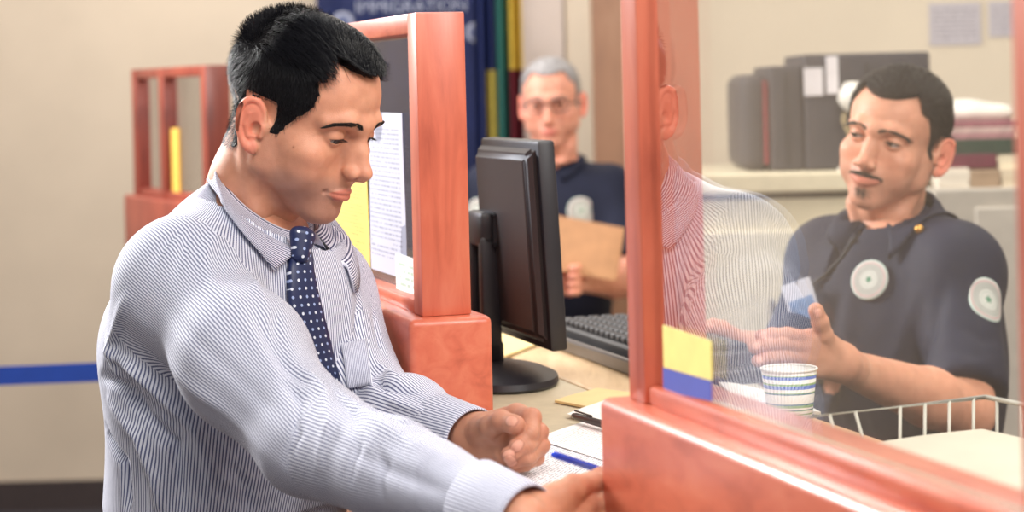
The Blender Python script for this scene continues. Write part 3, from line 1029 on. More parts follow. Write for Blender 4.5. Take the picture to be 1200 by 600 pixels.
def sheet(name, corners, mat, parent=None, th=.0006, n=8, wave=0.0, seed=0, label=None, cat=None, group=None):
    """a thin sheet of paper through four corners, in order round its edge"""
    q = [np.array(c) for c in corners]; nrm = np.cross(q[1] - q[0], q[3] - q[0]); nrm /= np.linalg.norm(nrm)
    if nrm[2] < 0: nrm = -nrm
    V = []; 
    for lay in (0, 1):
        for j in range(n + 1):
            for i in range(n + 1):
                u, v = i / n, j / n
                p = (q[0] * (1 - u) + q[1] * u) * (1 - v) + (q[3] * (1 - u) + q[2] * u) * v
                V.append(p + nrm * ((th if lay == 0 else 0) + wave * (1 + math.sin(u * 5 + seed) * math.cos(v * 4 + seed)) / 2))
    m = (n + 1) ** 2; Fc = []; uv = []
    for j in range(n):
        for i in range(n):
            a = [j * (n + 1) + i, j * (n + 1) + i + 1, (j + 1) * (n + 1) + i + 1, (j + 1) * (n + 1) + i]
            Fc.append(a); uv.append([((x % (n + 1)) / n, (x // (n + 1)) / n) for x in a])
            Fc.append([x + m for x in a[::-1]]); uv.append([((x % (n + 1)) / n, (x // (n + 1)) / n) for x in a[::-1]])
    bd = [i for i in range(n)]; ring = [i for i in range(n + 1)] + [j * (n + 1) + n for j in range(1, n + 1)] + [n * (n + 1) + i for i in range(n - 1, -1, -1)] + [j * (n + 1) for j in range(n - 1, 0, -1)]
    for i in range(len(ring)):
        a, b = ring[i], ring[(i + 1) % len(ring)]; Fc.append([b, a, a + m, b + m]); uv.append([(0, 0)] * 4)
    mb = MB(); mb.add(V, Fc, uv); o = mb.build(name, mat, parent, smooth=False)
    return tag(o, label, cat, group)

DCH = wood('far_screen_cherry', s2l(104, 44, 36), s2l(136, 60, 46), s2l(152, 74, 56), (5, 5, 38))  # darker copy of the cherry colours, used on the far screen only
def screen(sa, sb, ztop, label, glass, mids=(), n0=0.0, W_=RW, Rm=RWm, org=None, zl=None, wd=None, pn=.022):
    CHERRY_, CHERRYX_ = (wd, wd) if wd else (CHERRY, CHERRYX)
    """a framed pane on a thick wooden plinth between sa and sb along the counter"""
    zl = (H - .277) if zl is None else zl
    f = (lambda s, n, z: WP(s, n, z)) if org is None else org
    root = empty('glazed_screen', f((sa + sb) / 2, .031, ZC), label, 'screen')
    L = sb - sa; cs = (sa + sb) / 2; pw = .040; pt_ = .062
    mb = MB(); mb.box(f(cs, pt_ / 2 - .001, (ZC + zl) / 2), (.104, L + .044, zl - ZC), Rm, .009, seg=4); mb.build('plinth', CHERRYX_, root, angle=.6)
    for s_ in (sa + pw / 2, sb - pw / 2) + tuple(mids):
        mb = MB(); mb.box(f(s_, pt_ / 2, (zl + ztop) / 2), (pt_, pw, ztop - zl), Rm, .0025); mb.build('post', CHERRY_, root, angle=.6)
    mb = MB(); mb.box(f(cs, pt_ / 2, ztop - .0125), (pt_ - .001, L - 2 * pw, .025), Rm, .002); mb.build('top_rail', CHERRYX_, root, angle=.6)
    mb = MB(); mb.box(f(cs, pt_ / 2, zl + .008), (pt_ - .006, L - 2 * pw, .018), Rm, .004); mb.build('bottom_rail', CHERRYX_, root, angle=.6)
    mb = MB(); mb.box(f(cs, pn, (zl + ztop) / 2), (.006, L - 2 * pw, ztop - zl - .04), Rm); mb.build('pane', glass, root)
    return root
zt = H + .091
near_s = S_of(1.745); far_s = S_of(2.40)
OFS = .030
scr_f = screen(S_of(1.155), S_of(1.834) - .015, zt + .45, 'tall cherry wood framed glass screen in front of the seated officer', GLASS, org=lambda s, n, z: WP(s, n + OFS, z), zl=H - .290, pn=.014)
DIM = glass_mat('dim_pane', 0.05, (.80, .82, .86), 0.02, 1.2)
scr_m = screen(far_s, far_s + .66, zt, 'cherry wood screen with notices on its glass, behind the customer', DIM)
NW = paper_mat('white_notice', s2l(186, 188, 204), s2l(80, 84, 112), 34, 1, .7, .10, .5)
NY = paper_mat('yellow_notice', s2l(226, 198, 96), s2l(150, 130, 70), 30, 2, .5, .12, .6)
def on_screen(px, n=.024):
    """where a line of sight meets the customer's side of the pane"""
    d = P(px[0], px[1], 1.0) - np.array([0, 0, H]); c = np.array([0, 0, H])
    k = ((WP(0, n, 0) - c) @ nv) / (d @ nv)
    return c + d * k
def notice(name, px, n, mat, label, cat='notice'):
    q = [on_screen(p, n) for p in px]
    # keep the edges upright and level: a sheet hung square on the glass
    s = [(p - WP(0, n, 0)) @ tv for p in q]; z = [p[2] for p in q]
    sl, sr = (s[0] + s[3]) / 2, (s[1] + s[2]) / 2; zb, zt_ = (z[3] + z[2]) / 2, (z[0] + z[1]) / 2
    return sheet(name, [WP(sl, n, zt_), WP(sr, n, zt_), WP(sr, n, zb), WP(sl, n, zb)], mat, None, .0008, 10, 0.002, 3, label, cat)
notice('paper_notice', [(429, 133), (472, 131), (474, 322), (430, 318)], .0172, NW, 'tall white printed notice taped to the glass before the customer\'s face')
notice('paper_notice', [(385, 190), (431, 190), (431, 327), (385, 305)], .0150, NY, 'yellow printed notice on the glass beside the white one')
notice('paper_notice', [(462, 300), (486, 300), (488, 352), (464, 340)], .0158, paper_mat('green_headed_notice', s2l(225, 228, 226), s2l(110, 160, 120), 6, 4, .8, .12, .6), 'small white notice with green lettering in the corner of the glass')
# two coloured labels on the near pane
def sticker(px, mat, label):
    q = [on_screen(p, .0398) for p in px]; s = [(p - WP(0, 0, 0)) @ tv for p in q]; z = [p[2] for p in q]
    sl, sr = (s[0] + s[3]) / 2, (s[1] + s[2]) / 2
    return sheet('sticky_note', [WP(sl, .0398, z[0]), WP(sr, .0398, z[1]), WP(sr, .0398, z[2]), WP(sl, .0398, z[3])], mat, None, .0008, 4, 0, 0, label, 'note')
sticker([(777, 381), (833, 400), (833, 446), (777, 430)], plain('yellow_sticker', s2l(236, 224, 130), .6), 'pale yellow sticky label low on the near glass pane')
sticker([(777, 431), (833, 447), (833, 470), (777, 458)], plain('blue_sticker', s2l(70, 84, 176), .6), 'blue sticky label directly under the yellow one on the glass')

# a third screen far off, at the next window along
f0 = P(270, 100, 4.75); ang2 = math.radians(27)
t2 = np.array([-math.sin(ang2), math.cos(ang2), 0]); n2_ = np.array([math.cos(ang2), math.sin(ang2), 0])
R2 = Matrix(np.stack([n2_, t2, [0, 0, 1.0]], 1).tolist())
o2 = np.array([f0[0], f0[1], 0]) - n2_ * .062
zt2 = P(255, 76, 4.75)[2]
screen(0, .62, zt2, 'far cherry wood screen with a middle post, by the beige wall', GLASS, (.36,), org=lambda s, n, z: o2 + t2 * s + n2_ * n + np.array([0, 0, z]), Rm=R2, zl=P(255, 238, 4.75)[2], wd=DCH)
FW = lambda s, n, z: o2 + t2 * s + n2_ * n + np.array([0, 0, z])
z0_, z1_ = P(220, 225, 5.0)[2], P(220, 150, 5.0)[2]
sheet('yellow_notice', [FW(.27, .0165, z1_), FW(.33, .0165, z1_), FW(.33, .0165, z0_), FW(.27, .0165, z0_)], plain('yellow_card', s2l(224, 178, 80), .6), None, .0008, 3, 0, 0, 'narrow yellow notice on the glass of the far screen', 'notice')
fc = empty('far_counter', o2 + t2 * .32, 'far counter below the distant screen', 'counter')
mb = MB(); mb.box(o2 + t2 * .32 + n2_ * .17 + [0, 0, ZC - .02], (.26, .76, .04), R2, .005); mb.build('countertop', LAM, fc)
mb = MB(); mb.box(o2 + t2 * .32 + n2_ * .15 + [0, 0, (ZC - .04) / 2], (.12, .70, ZC - .042), R2); mb.build('front_panel', SIDE, fc)

# queue barrier with a blue belt
BELT = plain('blue_belt', s2l(18, 60, 150), .6); BLK = plain('black_metal', (.02, .02, .022), .35)
def stanchion(x, y, label):
    r = empty('queue_post', (x, y, 0), label, 'queue post', 'posts of the belt barrier')
    mb = MB(); mb.lathe((x, y, 0), [(.0, 0), (.16, 0), (.165, .012), (.05, .035), (.03, .05), (0, .05)], 40); mb.build('base', BLK, r, angle=.6)
    mb = MB(); mb.lathe((x, y, .05), [(.028, 0), (.028, .68), (0, .68)], 24); mb.build('pole', BLK, r, angle=.6)
    mb = MB(); mb.lathe((x, y, .73), [(0, 0), (.036, 0), (.038, .01), (.038, .12), (.03, .13), (0, .13)], 24); mb.build('belt_head', BLK, r, angle=.6)
    return r
b0, b1 = P(-90, 444, 4.42), P(320, 428, 4.42)
ra_ = stanchion(b0[0], b0[1], 'black queue post holding the blue belt, nearer the side wall')
stanchion(b1[0], b1[1], 'black queue post at the end of the blue belt, behind the customer')
mb = MB(); mb.box(((b0[0] + b1[0]) / 2, 4.42, (b0[2] + b1[2]) / 2), (b1[0] - b0[0] - .08, .003, .042), Matrix.Rotation(-math.atan2(b1[2] - b0[2], b1[0] - b0[0]), 3, 'Y'))
mb.build('belt', BELT, ra_)

# ---------------------------------------------------------------- behind the officer at the back
NAVY = plain('navy_banner_cloth', s2l(24, 36, 84), .8, var=.25, scale=6)
bx0, bx1 = P(372, 60, 6.75)[0], P(572, 60, 6.75)[0]
bn = empty('wall_banner', ((bx0 + bx1) / 2, 6.75, .9), 'large navy banner with pale lettering and round seals', 'banner')
mb = MB()
rings = []
for j in range(25):
    x = bx0 + (bx1 - bx0) * j / 24; y = 6.75 + .012 * math.sin(j * 1.1)
    rings.append(np.array([(x, y - .004, .9), (x, y - .004, 2.2), (x, y + .004, 2.2), (x, y + .004, .9)]))
mb.loft(rings); mb.build('cloth', NAVY, bn, smooth=False)
WHI = plain('seal_print', s2l(160, 165, 185), .7, var=.3, scale=60); SEAL2 = plain('seal_centre', s2l(90, 100, 140), .7, var=.3, scale=40)
def disc(c, r, mat, name, parent, th=.004, R=None, n=40, rx_=1.0):
    mb = MB(); Rr = np.array(R) if R is not None else np.array([[1, 0, 0], [0, 0, 1], [0, -1, 0]]).T
    mb.lathe(c, [(0, 0), (r, 0), (r, th), (0, th)], n, 0, Rr); return mb.build(name, mat, parent)
RD = np.array([[1, 0, 0], [0, 0, 1], [0, -1, 0]]).T
sl1 = disc(P(557, 38, 6.70), .034, WHI, 'seal', bn); disc(P(557, 38, 6.685), .02, SEAL2, 'seal_centre', sl1)
sl2 = disc(P(402, 26, 6.70), .036, WHI, 'seal', bn); disc(P(402, 26, 6.685), .022, SEAL2, 'seal_centre', sl2)
def text(body, name, loc, size, mat, parent, R, extr=.001, align='CENTER'):
    cu = bpy.data.curves.new(name, 'FONT'); cu.body = body; cu.size = size; cu.extrude = extr; cu.align_x = align
    o = bpy.data.objects.new(name, cu); COL.objects.link(o); cu.materials.append(mat)
    M4 = Matrix(R if isinstance(R, list) else [list(r) for r in R]).to_4x4(); M4.translation = Vector(loc)
    dg = bpy.context.evaluated_depsgraph_get(); me = bpy.data.meshes.new_from_object(o.evaluated_get(dg))
    bpy.data.objects.remove(o); me.transform(M4); me.materials.clear()
    return link(name, me, mat, parent, smooth=False)
text('IMMIGRATION', 'lettering', P(482, 14, 6.70), .058, WHI, bn, [[1, 0, 0], [0, 0, -1], [0, 1, 0]])

# flags on poles
def flag(px0, px1, ybot, cols, Yd, label, ph):
    xa, xb = P(px0, 50, Yd)[0], P(px1, 50, Yd)[0]; zb = P(px0, ybot, Yd)[2]
    r = empty('hanging_flag', ((xa + xb) / 2, Yd, 0), label, 'flag', 'flags on poles')
    w = xb - xa; n = 30
    mb = MB(); rings = []
    for j in range(n + 1):
        u = j / n; x = xa + w * u
        y = Yd + .03 * math.sin(u * 15 + ph)
        rings.append(np.array([(x, y - .003, zb), (x, y - .003, 1.2), (x, y - .003, 1.5), (x, y - .003, 2.3), (x, y + .003, 2.3), (x, y + .003, 1.5), (x, y + .003, 1.2), (x, y + .003, zb)]))
    mb.loft(rings)
    o = mb.build('cloth', [plain('flag_%s_%d' % (cols[0][0], i), c[1], .75, var=.1) for i, c in enumerate(cols)], r)
    for p in o.data.polygons:
        c = (p.center + o.location + r.location)
        u = (c.x - xa) / w; z = c.z
        p.material_index = next((i for i, q in enumerate(cols) if q[2](u, z)), 0)
    mb = MB(); mb.tube([(xa + .02, Yd + .05, 0.02), (xa + .02, Yd + .05, 2.45)], .011, 12); mb.build('pole', plain('flag_pole_wood', s2l(150, 110, 60), .4), r)
    mb = MB(); mb.lathe((xa + .02, Yd + .05, 0), [(0, 0), (.033, 0), (.033, .02), (.02, .05), (0, .05)], 24); mb.build('base', BLK, r)
    return r
zq = P(600, 108, 6.3)[2]
flag(556, 584, 190, [('navy', s2l(20, 36, 92), lambda u, z: u < .45), ('gold', s2l(206, 184, 84), lambda u, z: z < P(570, 40, 6.3)[2]), ('navy2', s2l(20, 36, 92), lambda u, z: True)], 6.35, 'blue and yellow flag hanging beside the banner', 0)
flag(582, 612, 230, [('green', s2l(24, 92, 86), lambda u, z: u < .45), ('gold2', s2l(206, 176, 70), lambda u, z: z > zq), ('maroon', s2l(104, 22, 38), lambda u, z: True)], 6.30, 'green, yellow and maroon flag hanging next to the older officer', 2)

# ---------------------------------------------------------------- things on the counter
FORM = paper_mat('printed_form', s2l(236, 234, 236), s2l(90, 90, 110), 46, 11, .75, .07, .8)
FORM2 = paper_mat('printed_form_red', s2l(238, 234, 230), s2l(190, 110, 110), 30, 12, .6, .07, .6)
PLAINP = plain('plain_paper', s2l(232, 228, 220), .75, var=.03)
def CP(px, py, dz=0.0):
    """the point of the counter top seen at a picture position"""
    dx, dy = px - 600.0, py - CY
    Yd = (H - ZC - dz) * F / (dy + ROLL * dx)
    return P(px, py, Yd)
def csheet(px, mat, dz, label, cat='paper', group=None, wave=.001, seed=0, name='paper_sheet', th=.0006):
    return sheet(name, [CP(x, y, dz) for x, y in px], mat, None, th, 10, wave, seed, label, cat, group)
csheet([(500, 560), (640, 507), (760, 540), (640, 640)], FORM, .0006, 'printed form under the customer\'s fist, lying lowest on the counter')
csheet([(628, 515), (690, 492), (770, 512), (716, 543)], FORM2, .0022, 'printed form with reddish lines beyond the fist')
MAN = plain('manila_card', s2l(222, 196, 140), .7, var=.04)
csheet([(650, 472), (700, 457), (790, 470), (745, 490)], MAN, .001, 'manila folder lying on the counter by the screen', 'folder', name='paper_folder', th=.003)
csheet([(664, 486), (712, 468), (790, 484), (740, 503)], PLAINP, .0048, 'white sheet lying over the manila folder')
csheet([(560, 352), (600, 352), (648, 398), (590, 420)], MAN, .001, 'cream envelope on the counter under the monitor', 'envelope', name='envelope', th=.003)
# pens
def pen(a, b, mat, label, name='ballpoint_pen', r=.0042, clip=True):
    a = np.array(a); b = np.array(b); d = (b - a); L = np.linalg.norm(d); d /= L
    rt = empty(name, a, label, 'pen')
    mb = MB(); mb.tube([a + d * .012, a + d * (L - .006), a + d * L], [r, r * .95, r * .7], 16); mb.build('barrel', mat, rt, smooth=True)
    mb = MB(); mb.tube([a, a + d * .004, a + d * .012], [.0006, .0014, r * .9], 14); mb.build('tip', BLK, rt, smooth=True)
    if not clip: return rt
    mb = MB(); mb.tube([a + d * (L - .045) + np.array([0, 0, r + .001]), a + d * (L - .004) + np.array([0, 0, r + .002])], .0012, 8); mb.build('clip', mat, rt, smooth=True)
    return rt
pt_ = P(735, 568, 2.0); pt_[2] = ZC + .0065
pen(pt_, P(648, 532, 1.895), plain('blue_plastic', s2l(28, 70, 220), .25, .5), 'blue ballpoint pen held in the customer\'s writing hand', r=.0037, clip=False)
pa = CP(672, 487, .011); pb = CP(735, 505, .011)
pen(pb, pa, plain('dark_pen_plastic', s2l(70, 60, 56), .3), 'dark pen lying on the papers by the screen', r=.0045)

# monitor
MON = plain('monitor_plastic', (.016, .014, .018), .42, .5); MONB = plain('monitor_back_plastic', (.030, .022, .022), .45); SCRN = plain('dark_screen', (.01, .012, .018), .15)
mn = P(651, 412, 2.62)
nm = (mn - WP(0, 0, 0)) @ nv; sm0 = (mn - WP(0, 0, 0)) @ tv
zb_ = mn[2]; ht_ = .278; mw_ = .258; smc = sm0 + mw_ / 2
mo = empty('computer_monitor', WP(smc, nm - .02, ZC), 'black flat monitor seen from behind on a round stand', 'monitor')
tl = Matrix.Rotation(math.radians(-2.5), 3, 'Y'); Rm_ = RWm @ tl
zc_ = zb_ + ht_ / 2
mb = MB(); mb.box(WP(smc, nm, zc_), (.024, mw_, ht_), Rm_, .004); mb.build('casing', MON, mo, angle=.7)
bm = bmesh.new(); bmesh.ops.create_cube(bm, size=1)
for v in bm.verts:
    k = .90 if v.co.x < 0 else 1.0
    v.co = Vector((v.co.x * .016, v.co.y * mw_ * .96 * k, v.co.z * ht_ * .95 * k))
bmesh.ops.bevel(bm, geom=list(bm.edges), offset=.006, segments=3, affect='EDGES')
mb = MB(); mb.bm(bm, WP(smc, nm - .0200, zc_), Rm_); mb.build('back_cover', MONB, mo, angle=.7)
mb = MB(); mb.box(WP(smc, nm + .0125, zc_), (.002, mw_ - .03, ht_ - .03), Rm_); mb.build('screen', SCRN, mo)
stn = WP(smc, nm - .085, 0)
sb_ = P(536, 447, 2.73)
mb = MB()
pp = [(0, -.05), (.035, -.05), (.045, -.03), (.045, .14), (.035, .165), (-.0, .165)]
# neck with a hand hole: two legs and a bridge
sp_ = P(567, 300, 2.80); ns_ = (sp_ - WP(0, 0, 0)) @ nv; ss_ = (sp_ - WP(0, 0, 0)) @ tv
for o_ in (-.026, .026):
    mb.box(WP(ss_ + o_, ns_, ZC + .105), (.028, .018, .18), RWm, .004)
mb.box(WP(ss_, ns_, ZC + .205), (.03, .07, .05), RWm, .008); mb.box(WP(ss_, ns_, ZC + .03), (.034, .07, .04), RWm, .006)
mb.box(WP(ss_ - .02, (ns_ + nm) / 2 - .01, ZC + .205), (nm - ns_ - .04, .05, .04), RWm, .004)
mb.build('stand_neck', MON, mo, angle=.7)
mb = MB(); mb.lathe(WP(S_of(2.73, .172), .174, ZC + .0004), [(0, 0), (.128, 0), (.132, .004), (.130, .012), (.11, .018), (.02, .022), (0, .022)], 56, R=RW * np.array([.66, 1.0, 1.0])); mb.build('stand_base', MON, mo, angle=.6)

# keyboard on a tray at the office edge
TRAY = plain('keyboard_tray_metal', (.11, .10, .10), .3, .6, .7)
kn0 = .405
def kk(px, py): 
    p = CP(px, py); return (p - WP(0, 0, 0)) @ tv
sk0, sk1 = kk(735, 445), kk(645, 405)
kt_ = empty('keyboard_tray', WP((sk0 + sk1) / 2, .48, ZC), 'dark tray with a metal edge strip under the keyboard', 'keyboard tray')
mb = MB(); mb.box(WP((sk0 + sk1) / 2, .482, ZC + .0065), (.23, .52, .012), RWm, .003); mb.build('shelf', BLK, kt_)
mb = MB(); mb.box(WP((sk0 + sk1) / 2, .364, ZC + .0115), (.010, .52, .022), RWm, .004); mb.build('edge_strip', TRAY, kt_)
for o_ in (-.22, .22):
    mb = MB(); mb.box(WP((sk0 + sk1) / 2 + o_, .52, ZC - .006), (.12, .02, .012), RWm); mb.build('bracket', BLK, kt_)
kb_ = empty('keyboard', WP((sk0 + sk1) / 2, .46, ZC + .013), 'black computer keyboard on the tray beside the monitor', 'keyboard')
mb = MB(); mb.box(WP((sk0 + sk1) / 2, .455, ZC + .0228), (.15, .46, .020), RWm, .004); mb.build('case', plain('keyboard_plastic', (.014, .014, .016), .45), kb_)
mb = MB()
for r_ in range(6):
    for k_ in range(19):
        if (r_ == 5 and 5 < k_ < 11): continue
        mb.box(WP((sk0 + sk1) / 2 - .198 + k_ * .022, .397 + r_ * .0225, ZC + .0368), (.018, .0175, .009), RWm, .002, seg=1)
mb.build('keys', plain('key_plastic', (.022, .022, .026), .5), kb_)

# paper cup
def cup_mat():
    m, t, b = nt('striped_paper_cup')
    tc = t.nodes.new('ShaderNodeTexCoord'); sp = t.nodes.new('ShaderNodeSeparateXYZ'); t.links.new(tc.outputs['UV'], sp.inputs[0])
    seam = math_(t, 'GREATER_THAN', sp.outputs[0], .0)
    z = math_(t, 'ADD', sp.outputs[1], math_(t, 'MULTIPLY', math_(t, 'SINE', math_(t, 'MULTIPLY', sp.outputs[0], 6.283)), .0008))
    n = t.nodes.new('ShaderNodeValToRGB'); t.links.new(math_(t, 'MULTIPLY', z, 1 / .066), n.inputs[0])
    n.color_ramp.interpolation = 'CONSTANT'; e = n.color_ramp.elements
    Wc, G_, B_, D_ = s2l(240, 234, 222), s2l(120, 158, 50), s2l(40, 84, 176), s2l(22, 90, 96)
    st = [(0, Wc), (.20, G_), (.225, Wc), (.27, G_), (.285, D_), (.30, Wc), (.33, G_), (.375, D_), (.40, Wc), (.56, D_), (.585, G_), (.60, Wc),
          (.66, B_), (.725, G_), (.76, Wc), (.83, B_), (.885, G_), (.90, Wc)]
    while len(e) < len(st): e.new(.5)
    for i, (p, c) in enumerate(st): e[i].position = p; e[i].color = c4(c)
    t.links.new(n.outputs[0], b.inputs['Base Color']); b.inputs['Roughness'].default_value = .5
    return m
cc = CP(926, 497); cup = empty('paper_cup', cc, 'small paper cup with blue and green stripes on the office side', 'cup')
hc = .0655
mb = MB(); mb.lathe(cc, [(.0245, .001), (.0250, .001), (.0325, hc), (.0318, hc), (.0243, .006), (0, .006)], 56, uvs=True)
cm_ = mb.mesh('cup_wall'); o = link('cup_wall', cm_, [cup_mat(), PLAINP], cup)
for p in o.data.polygons:
    if p.normal.x * (p.center.x) + p.normal.y * p.center.y < 0 or abs(p.normal.z) > .9: p.material_index = 1
mb = MB(); th = np.arange(41) / 40 * 2 * math.pi
rg = [cc + np.array([(.0325 + .0014 * math.cos(a)) , 0, hc + .0014 * math.sin(a)]) for a in np.arange(12) / 12 * 2 * math.pi]
mb.loft([np.array([cc + [(q - cc)[0] * math.cos(a), (q - cc)[0] * math.sin(a), (q - cc)[2]] for q in rg]) for a in th], True, False); mb.build('rolled_rim', PLAINP, cup, smooth=True)
csheet([(842, 452), (905, 462), (962, 489), (868, 478)], PLAINP, .001, 'white papers lying on the office side of the counter behind the cup', wave=.003, th=.004, name='paper_stack')
csheet([(820, 470), (905, 470), (945, 492), (840, 498)], FORM, .0082, 'printed sheet lying on the white papers beside the cup', wave=.001)

# wire basket of papers
WIRE = plain('white_coated_wire', s2l(206, 204, 190), .4)
n0b, n1b, s0b, s1b = .19, .465, 1.60, 2.0; hb = .068
bk = empty('wire_basket', WP((s0b + s1b) / 2, (n0b + n1b) / 2, ZC), 'white wire letter basket on the counter beside the officer', 'basket')
def Bp(s, n, z):   # sides lean outwards
    k = .012 * z / hb
    ss = s + (k if s > (s0b + s1b) / 2 else -k); nn = n + (k if n > (n0b + n1b) / 2 else -k)
    ss, nn = ss - (n1b - nn) * .14, nn + (s1b - ss) * .14 - .012
    return WP(ss, nn, ZC + z + .003)
cor = [(s0b, n0b), (s1b, n0b), (s1b, n1b), (s0b, n1b)]
mb = MB(); pts = [Bp(s, n, hb) for s, n in cor]; mb.tube(pts + pts[:2], .0026, 10, cap=False); mb.build('rim', WIRE, bk, smooth=True)
def wire(a, b):
    mb = MB(); mb.tube([a, b], .0017, 8); mb.build('wire', WIRE, bk, smooth=True)
for i in range(11):
    s = s0b + (s1b - s0b) * (i + .5) / 11
    for n in (n0b, n1b): wire(Bp(s, n, 0), Bp(s, n, hb))
for i in range(9):
    n = n0b + (n1b - n0b) * (i + .5) / 9
    for s in (s0b, s1b): wire(Bp(s, n, 0), Bp(s, n, hb))
mb = MB()
for i in range(8):
    n = n0b + (n1b - n0b) * (i + .5) / 8; mb.tube([Bp(s0b, n, 0), Bp(s1b, n, 0)], .0014, 6)
pts = [Bp(s, n, 0) for s, n in cor]; mb.tube(pts + pts[:2], .002, 8, cap=False)
mb.build('floor_grid', WIRE, bk, smooth=True)
BPAP = plain('cream_paper', s2l(206, 198, 178), .8, var=.05, scale=12)
for i in range(7):
    a = .012; d = i * .0052 + .0052
    j = rng.uniform(-.004, .004, 4)
    q = [Bp(s0b + .02 + j[0], n0b + .02, d - .003), Bp(s1b - .02 + j[1], n0b + .02, d - .003), Bp(s1b - .02, n1b - .02 + j[2] * .5, d - .003), Bp(s0b + .02, n1b - .02 + j[3] * .5, d - .003)]
    sheet('paper_stack', q, BPAP, None, .0045, 16, 0.0004 + .004 * (i > 5), 0,
          'loose cream papers filling the wire basket', 'paper', 'papers in the wire basket')

# ---------------------------------------------------------------- cabinets behind the seated officer
CREAM = plain('cream_steel', s2l(226, 214, 184), .5); GREYM = plain('grey_steel', s2l(176, 168, 156), .5)
def wbox(px0, px1, py0, py1, Yf, depth, bev=.004):
    """the box seen from px0..px1, py0..py1 with its front at distance Yf"""
    a = P(px0, (py0 + py1) / 2, Yf); b = P(px1, (py0 + py1) / 2, Yf); t_ = P((px0 + px1) / 2, py0, Yf); c = P((px0 + px1) / 2, py1, Yf)
    return ((a[0] + b[0]) / 2, Yf + depth / 2, (t_[2] + c[2]) / 2), (b[0] - a[0], depth, t_[2] - c[2])
YC = 4.5
ca = P(800, 203, YC); cb_ = P(1072, 203, YC); ztc = ca[2] - .0; 
zc1 = P(900, 203, YC)[2]
cab = empty('filing_cabinet', ((ca[0] + cb_[0]) / 2, YC + .25, 0), 'low cream steel cabinet carrying the black cases', 'cabinet')
wd = cb_[0] - ca[0]
mb = MB(); mb.box(((ca[0] + cb_[0]) / 2, YC + .25, zc1 - .022), (wd + .03, .53, .044), None, .006); mb.build('top_panel', CREAM, cab)
mb = MB(); mb.box(((ca[0] + cb_[0]) / 2, YC + .25, (zc1 - .06) / 2), (wd, .48, zc1 - .06), None, .003); mb.build('carcass', CREAM, cab)
mb = MB(); mb.box(((ca[0] + cb_[0]) / 2, YC + .25, zc1 - .052), (wd - .03, .46, .018)); mb.build('recess', plain('dark_recess', (.08, .07, .06), .6), cab)
for i in range(2):
    x = ca[0] + wd * (.25 + .5 * i)
    d = MB(); d.box((x, YC + .002, (zc1 - .10) / 2), (wd / 2 - .012, .016, zc1 - .16), None, .004); dd = d.build('door', CREAM, cab)
    h = MB(); h.tube([(x + .2 * (1 - 2 * i), YC - .008, .95), (x + .2 * (1 - 2 * i), YC - .03, .95), (x + .2 * (1 - 2 * i), YC - .03, .83), (x + .2 * (1 - 2 * i), YC - .008, .83)], .005, 8); h.build('handle', TRAY, dd)
g0 = P(1097, 223, 4.35); g1 = P(1290, 223, 4.35)
gc = empty('steel_cabinet', ((g0[0] + g1[0]) / 2, 4.6, 0), 'grey steel cabinet under the stacked books, at the officer\'s shoulder', 'cabinet')
mb = MB(); mb.box(((g0[0] + g1[0]) / 2, 4.6, (g0[2]) / 2), (g1[0] - g0[0], .48, g0[2]), None, .004); mb.build('carcass', GREYM, gc)
mb = MB(); mb.box(((g0[0] + .075 + g1[0]) / 2, 4.356, g0[2] / 2 - .01), (g1[0] - g0[0] - .095, .014, g0[2] - .06), None, .004); dd = mb.build('door', plain('grey_steel_door', s2l(186, 178, 166), .45), gc)
mb = MB(); mb.tube([(g1[0] - .06, 4.35, .85), (g1[0] - .06, 4.325, .85), (g1[0] - .06, 4.325, .72), (g1[0] - .06, 4.35, .72)], .005, 8); mb.build('handle', TRAY, dd)

CASE = plain('black_case_fabric', (.045, .042, .05), .7, var=.15, scale=120)
def case(px0, px1, py0, Yf, dep, label, rnd=.02, red=False):
    a = P(px0, 203, Yf)[0]; b = P(px1, 203, Yf)[0]; zt_ = P((px0 + px1) / 2, py0, Yf)[2]; zb = zc1 + .0005
    r = empty('carrying_case', ((a + b) / 2, Yf + dep / 2, zb), label, 'case', 'black cases on the cream cabinet')
    mb = MB(); mb.box(((a + b) / 2, Yf + dep / 2, (zt_ + zb) / 2), (b - a - .004, dep, zt_ - zb), None, rnd, seg=5); bd = mb.build('body', CASE, r, angle=.7)
    mb = MB(); mb.box((a + (b - a) * (.85 if red else .5), Yf - .002, (zt_ + zb) / 2), (.008, .008, (zt_ - zb) * .86), None, .002); mb.build('zip' if not red else 'piping', plain('red_piping', s2l(150, 40, 56), .6) if red else BLK, r)
    return r
case(868, 904, 87, 4.60, .30, 'black round-shouldered case with red piping, at the end by the wall', .03, True)
k2 = case(904, 944, 77, 4.58, .32, 'black upright case between the red-piped case and the labelled one', .008)
k3 = case(944, 1094, 62, 4.57, .34, 'widest black case, carrying two white labels', .008)
for p, q in (((940, 80), (963, 112)), ((966, 66), (981, 110))):
    a, b = P(p[0], p[1], 4.565), P(q[0], q[1], 4.565)
    mb = MB(); mb.box(((a[0] + b[0]) / 2 + .003, 4.564, (a[2] + b[2]) / 2), (b[0] - a[0], .003, a[2] - b[2]), None, .0008); mb.build('label_card', plain('white_card', s2l(226, 220, 222), .6), k3)
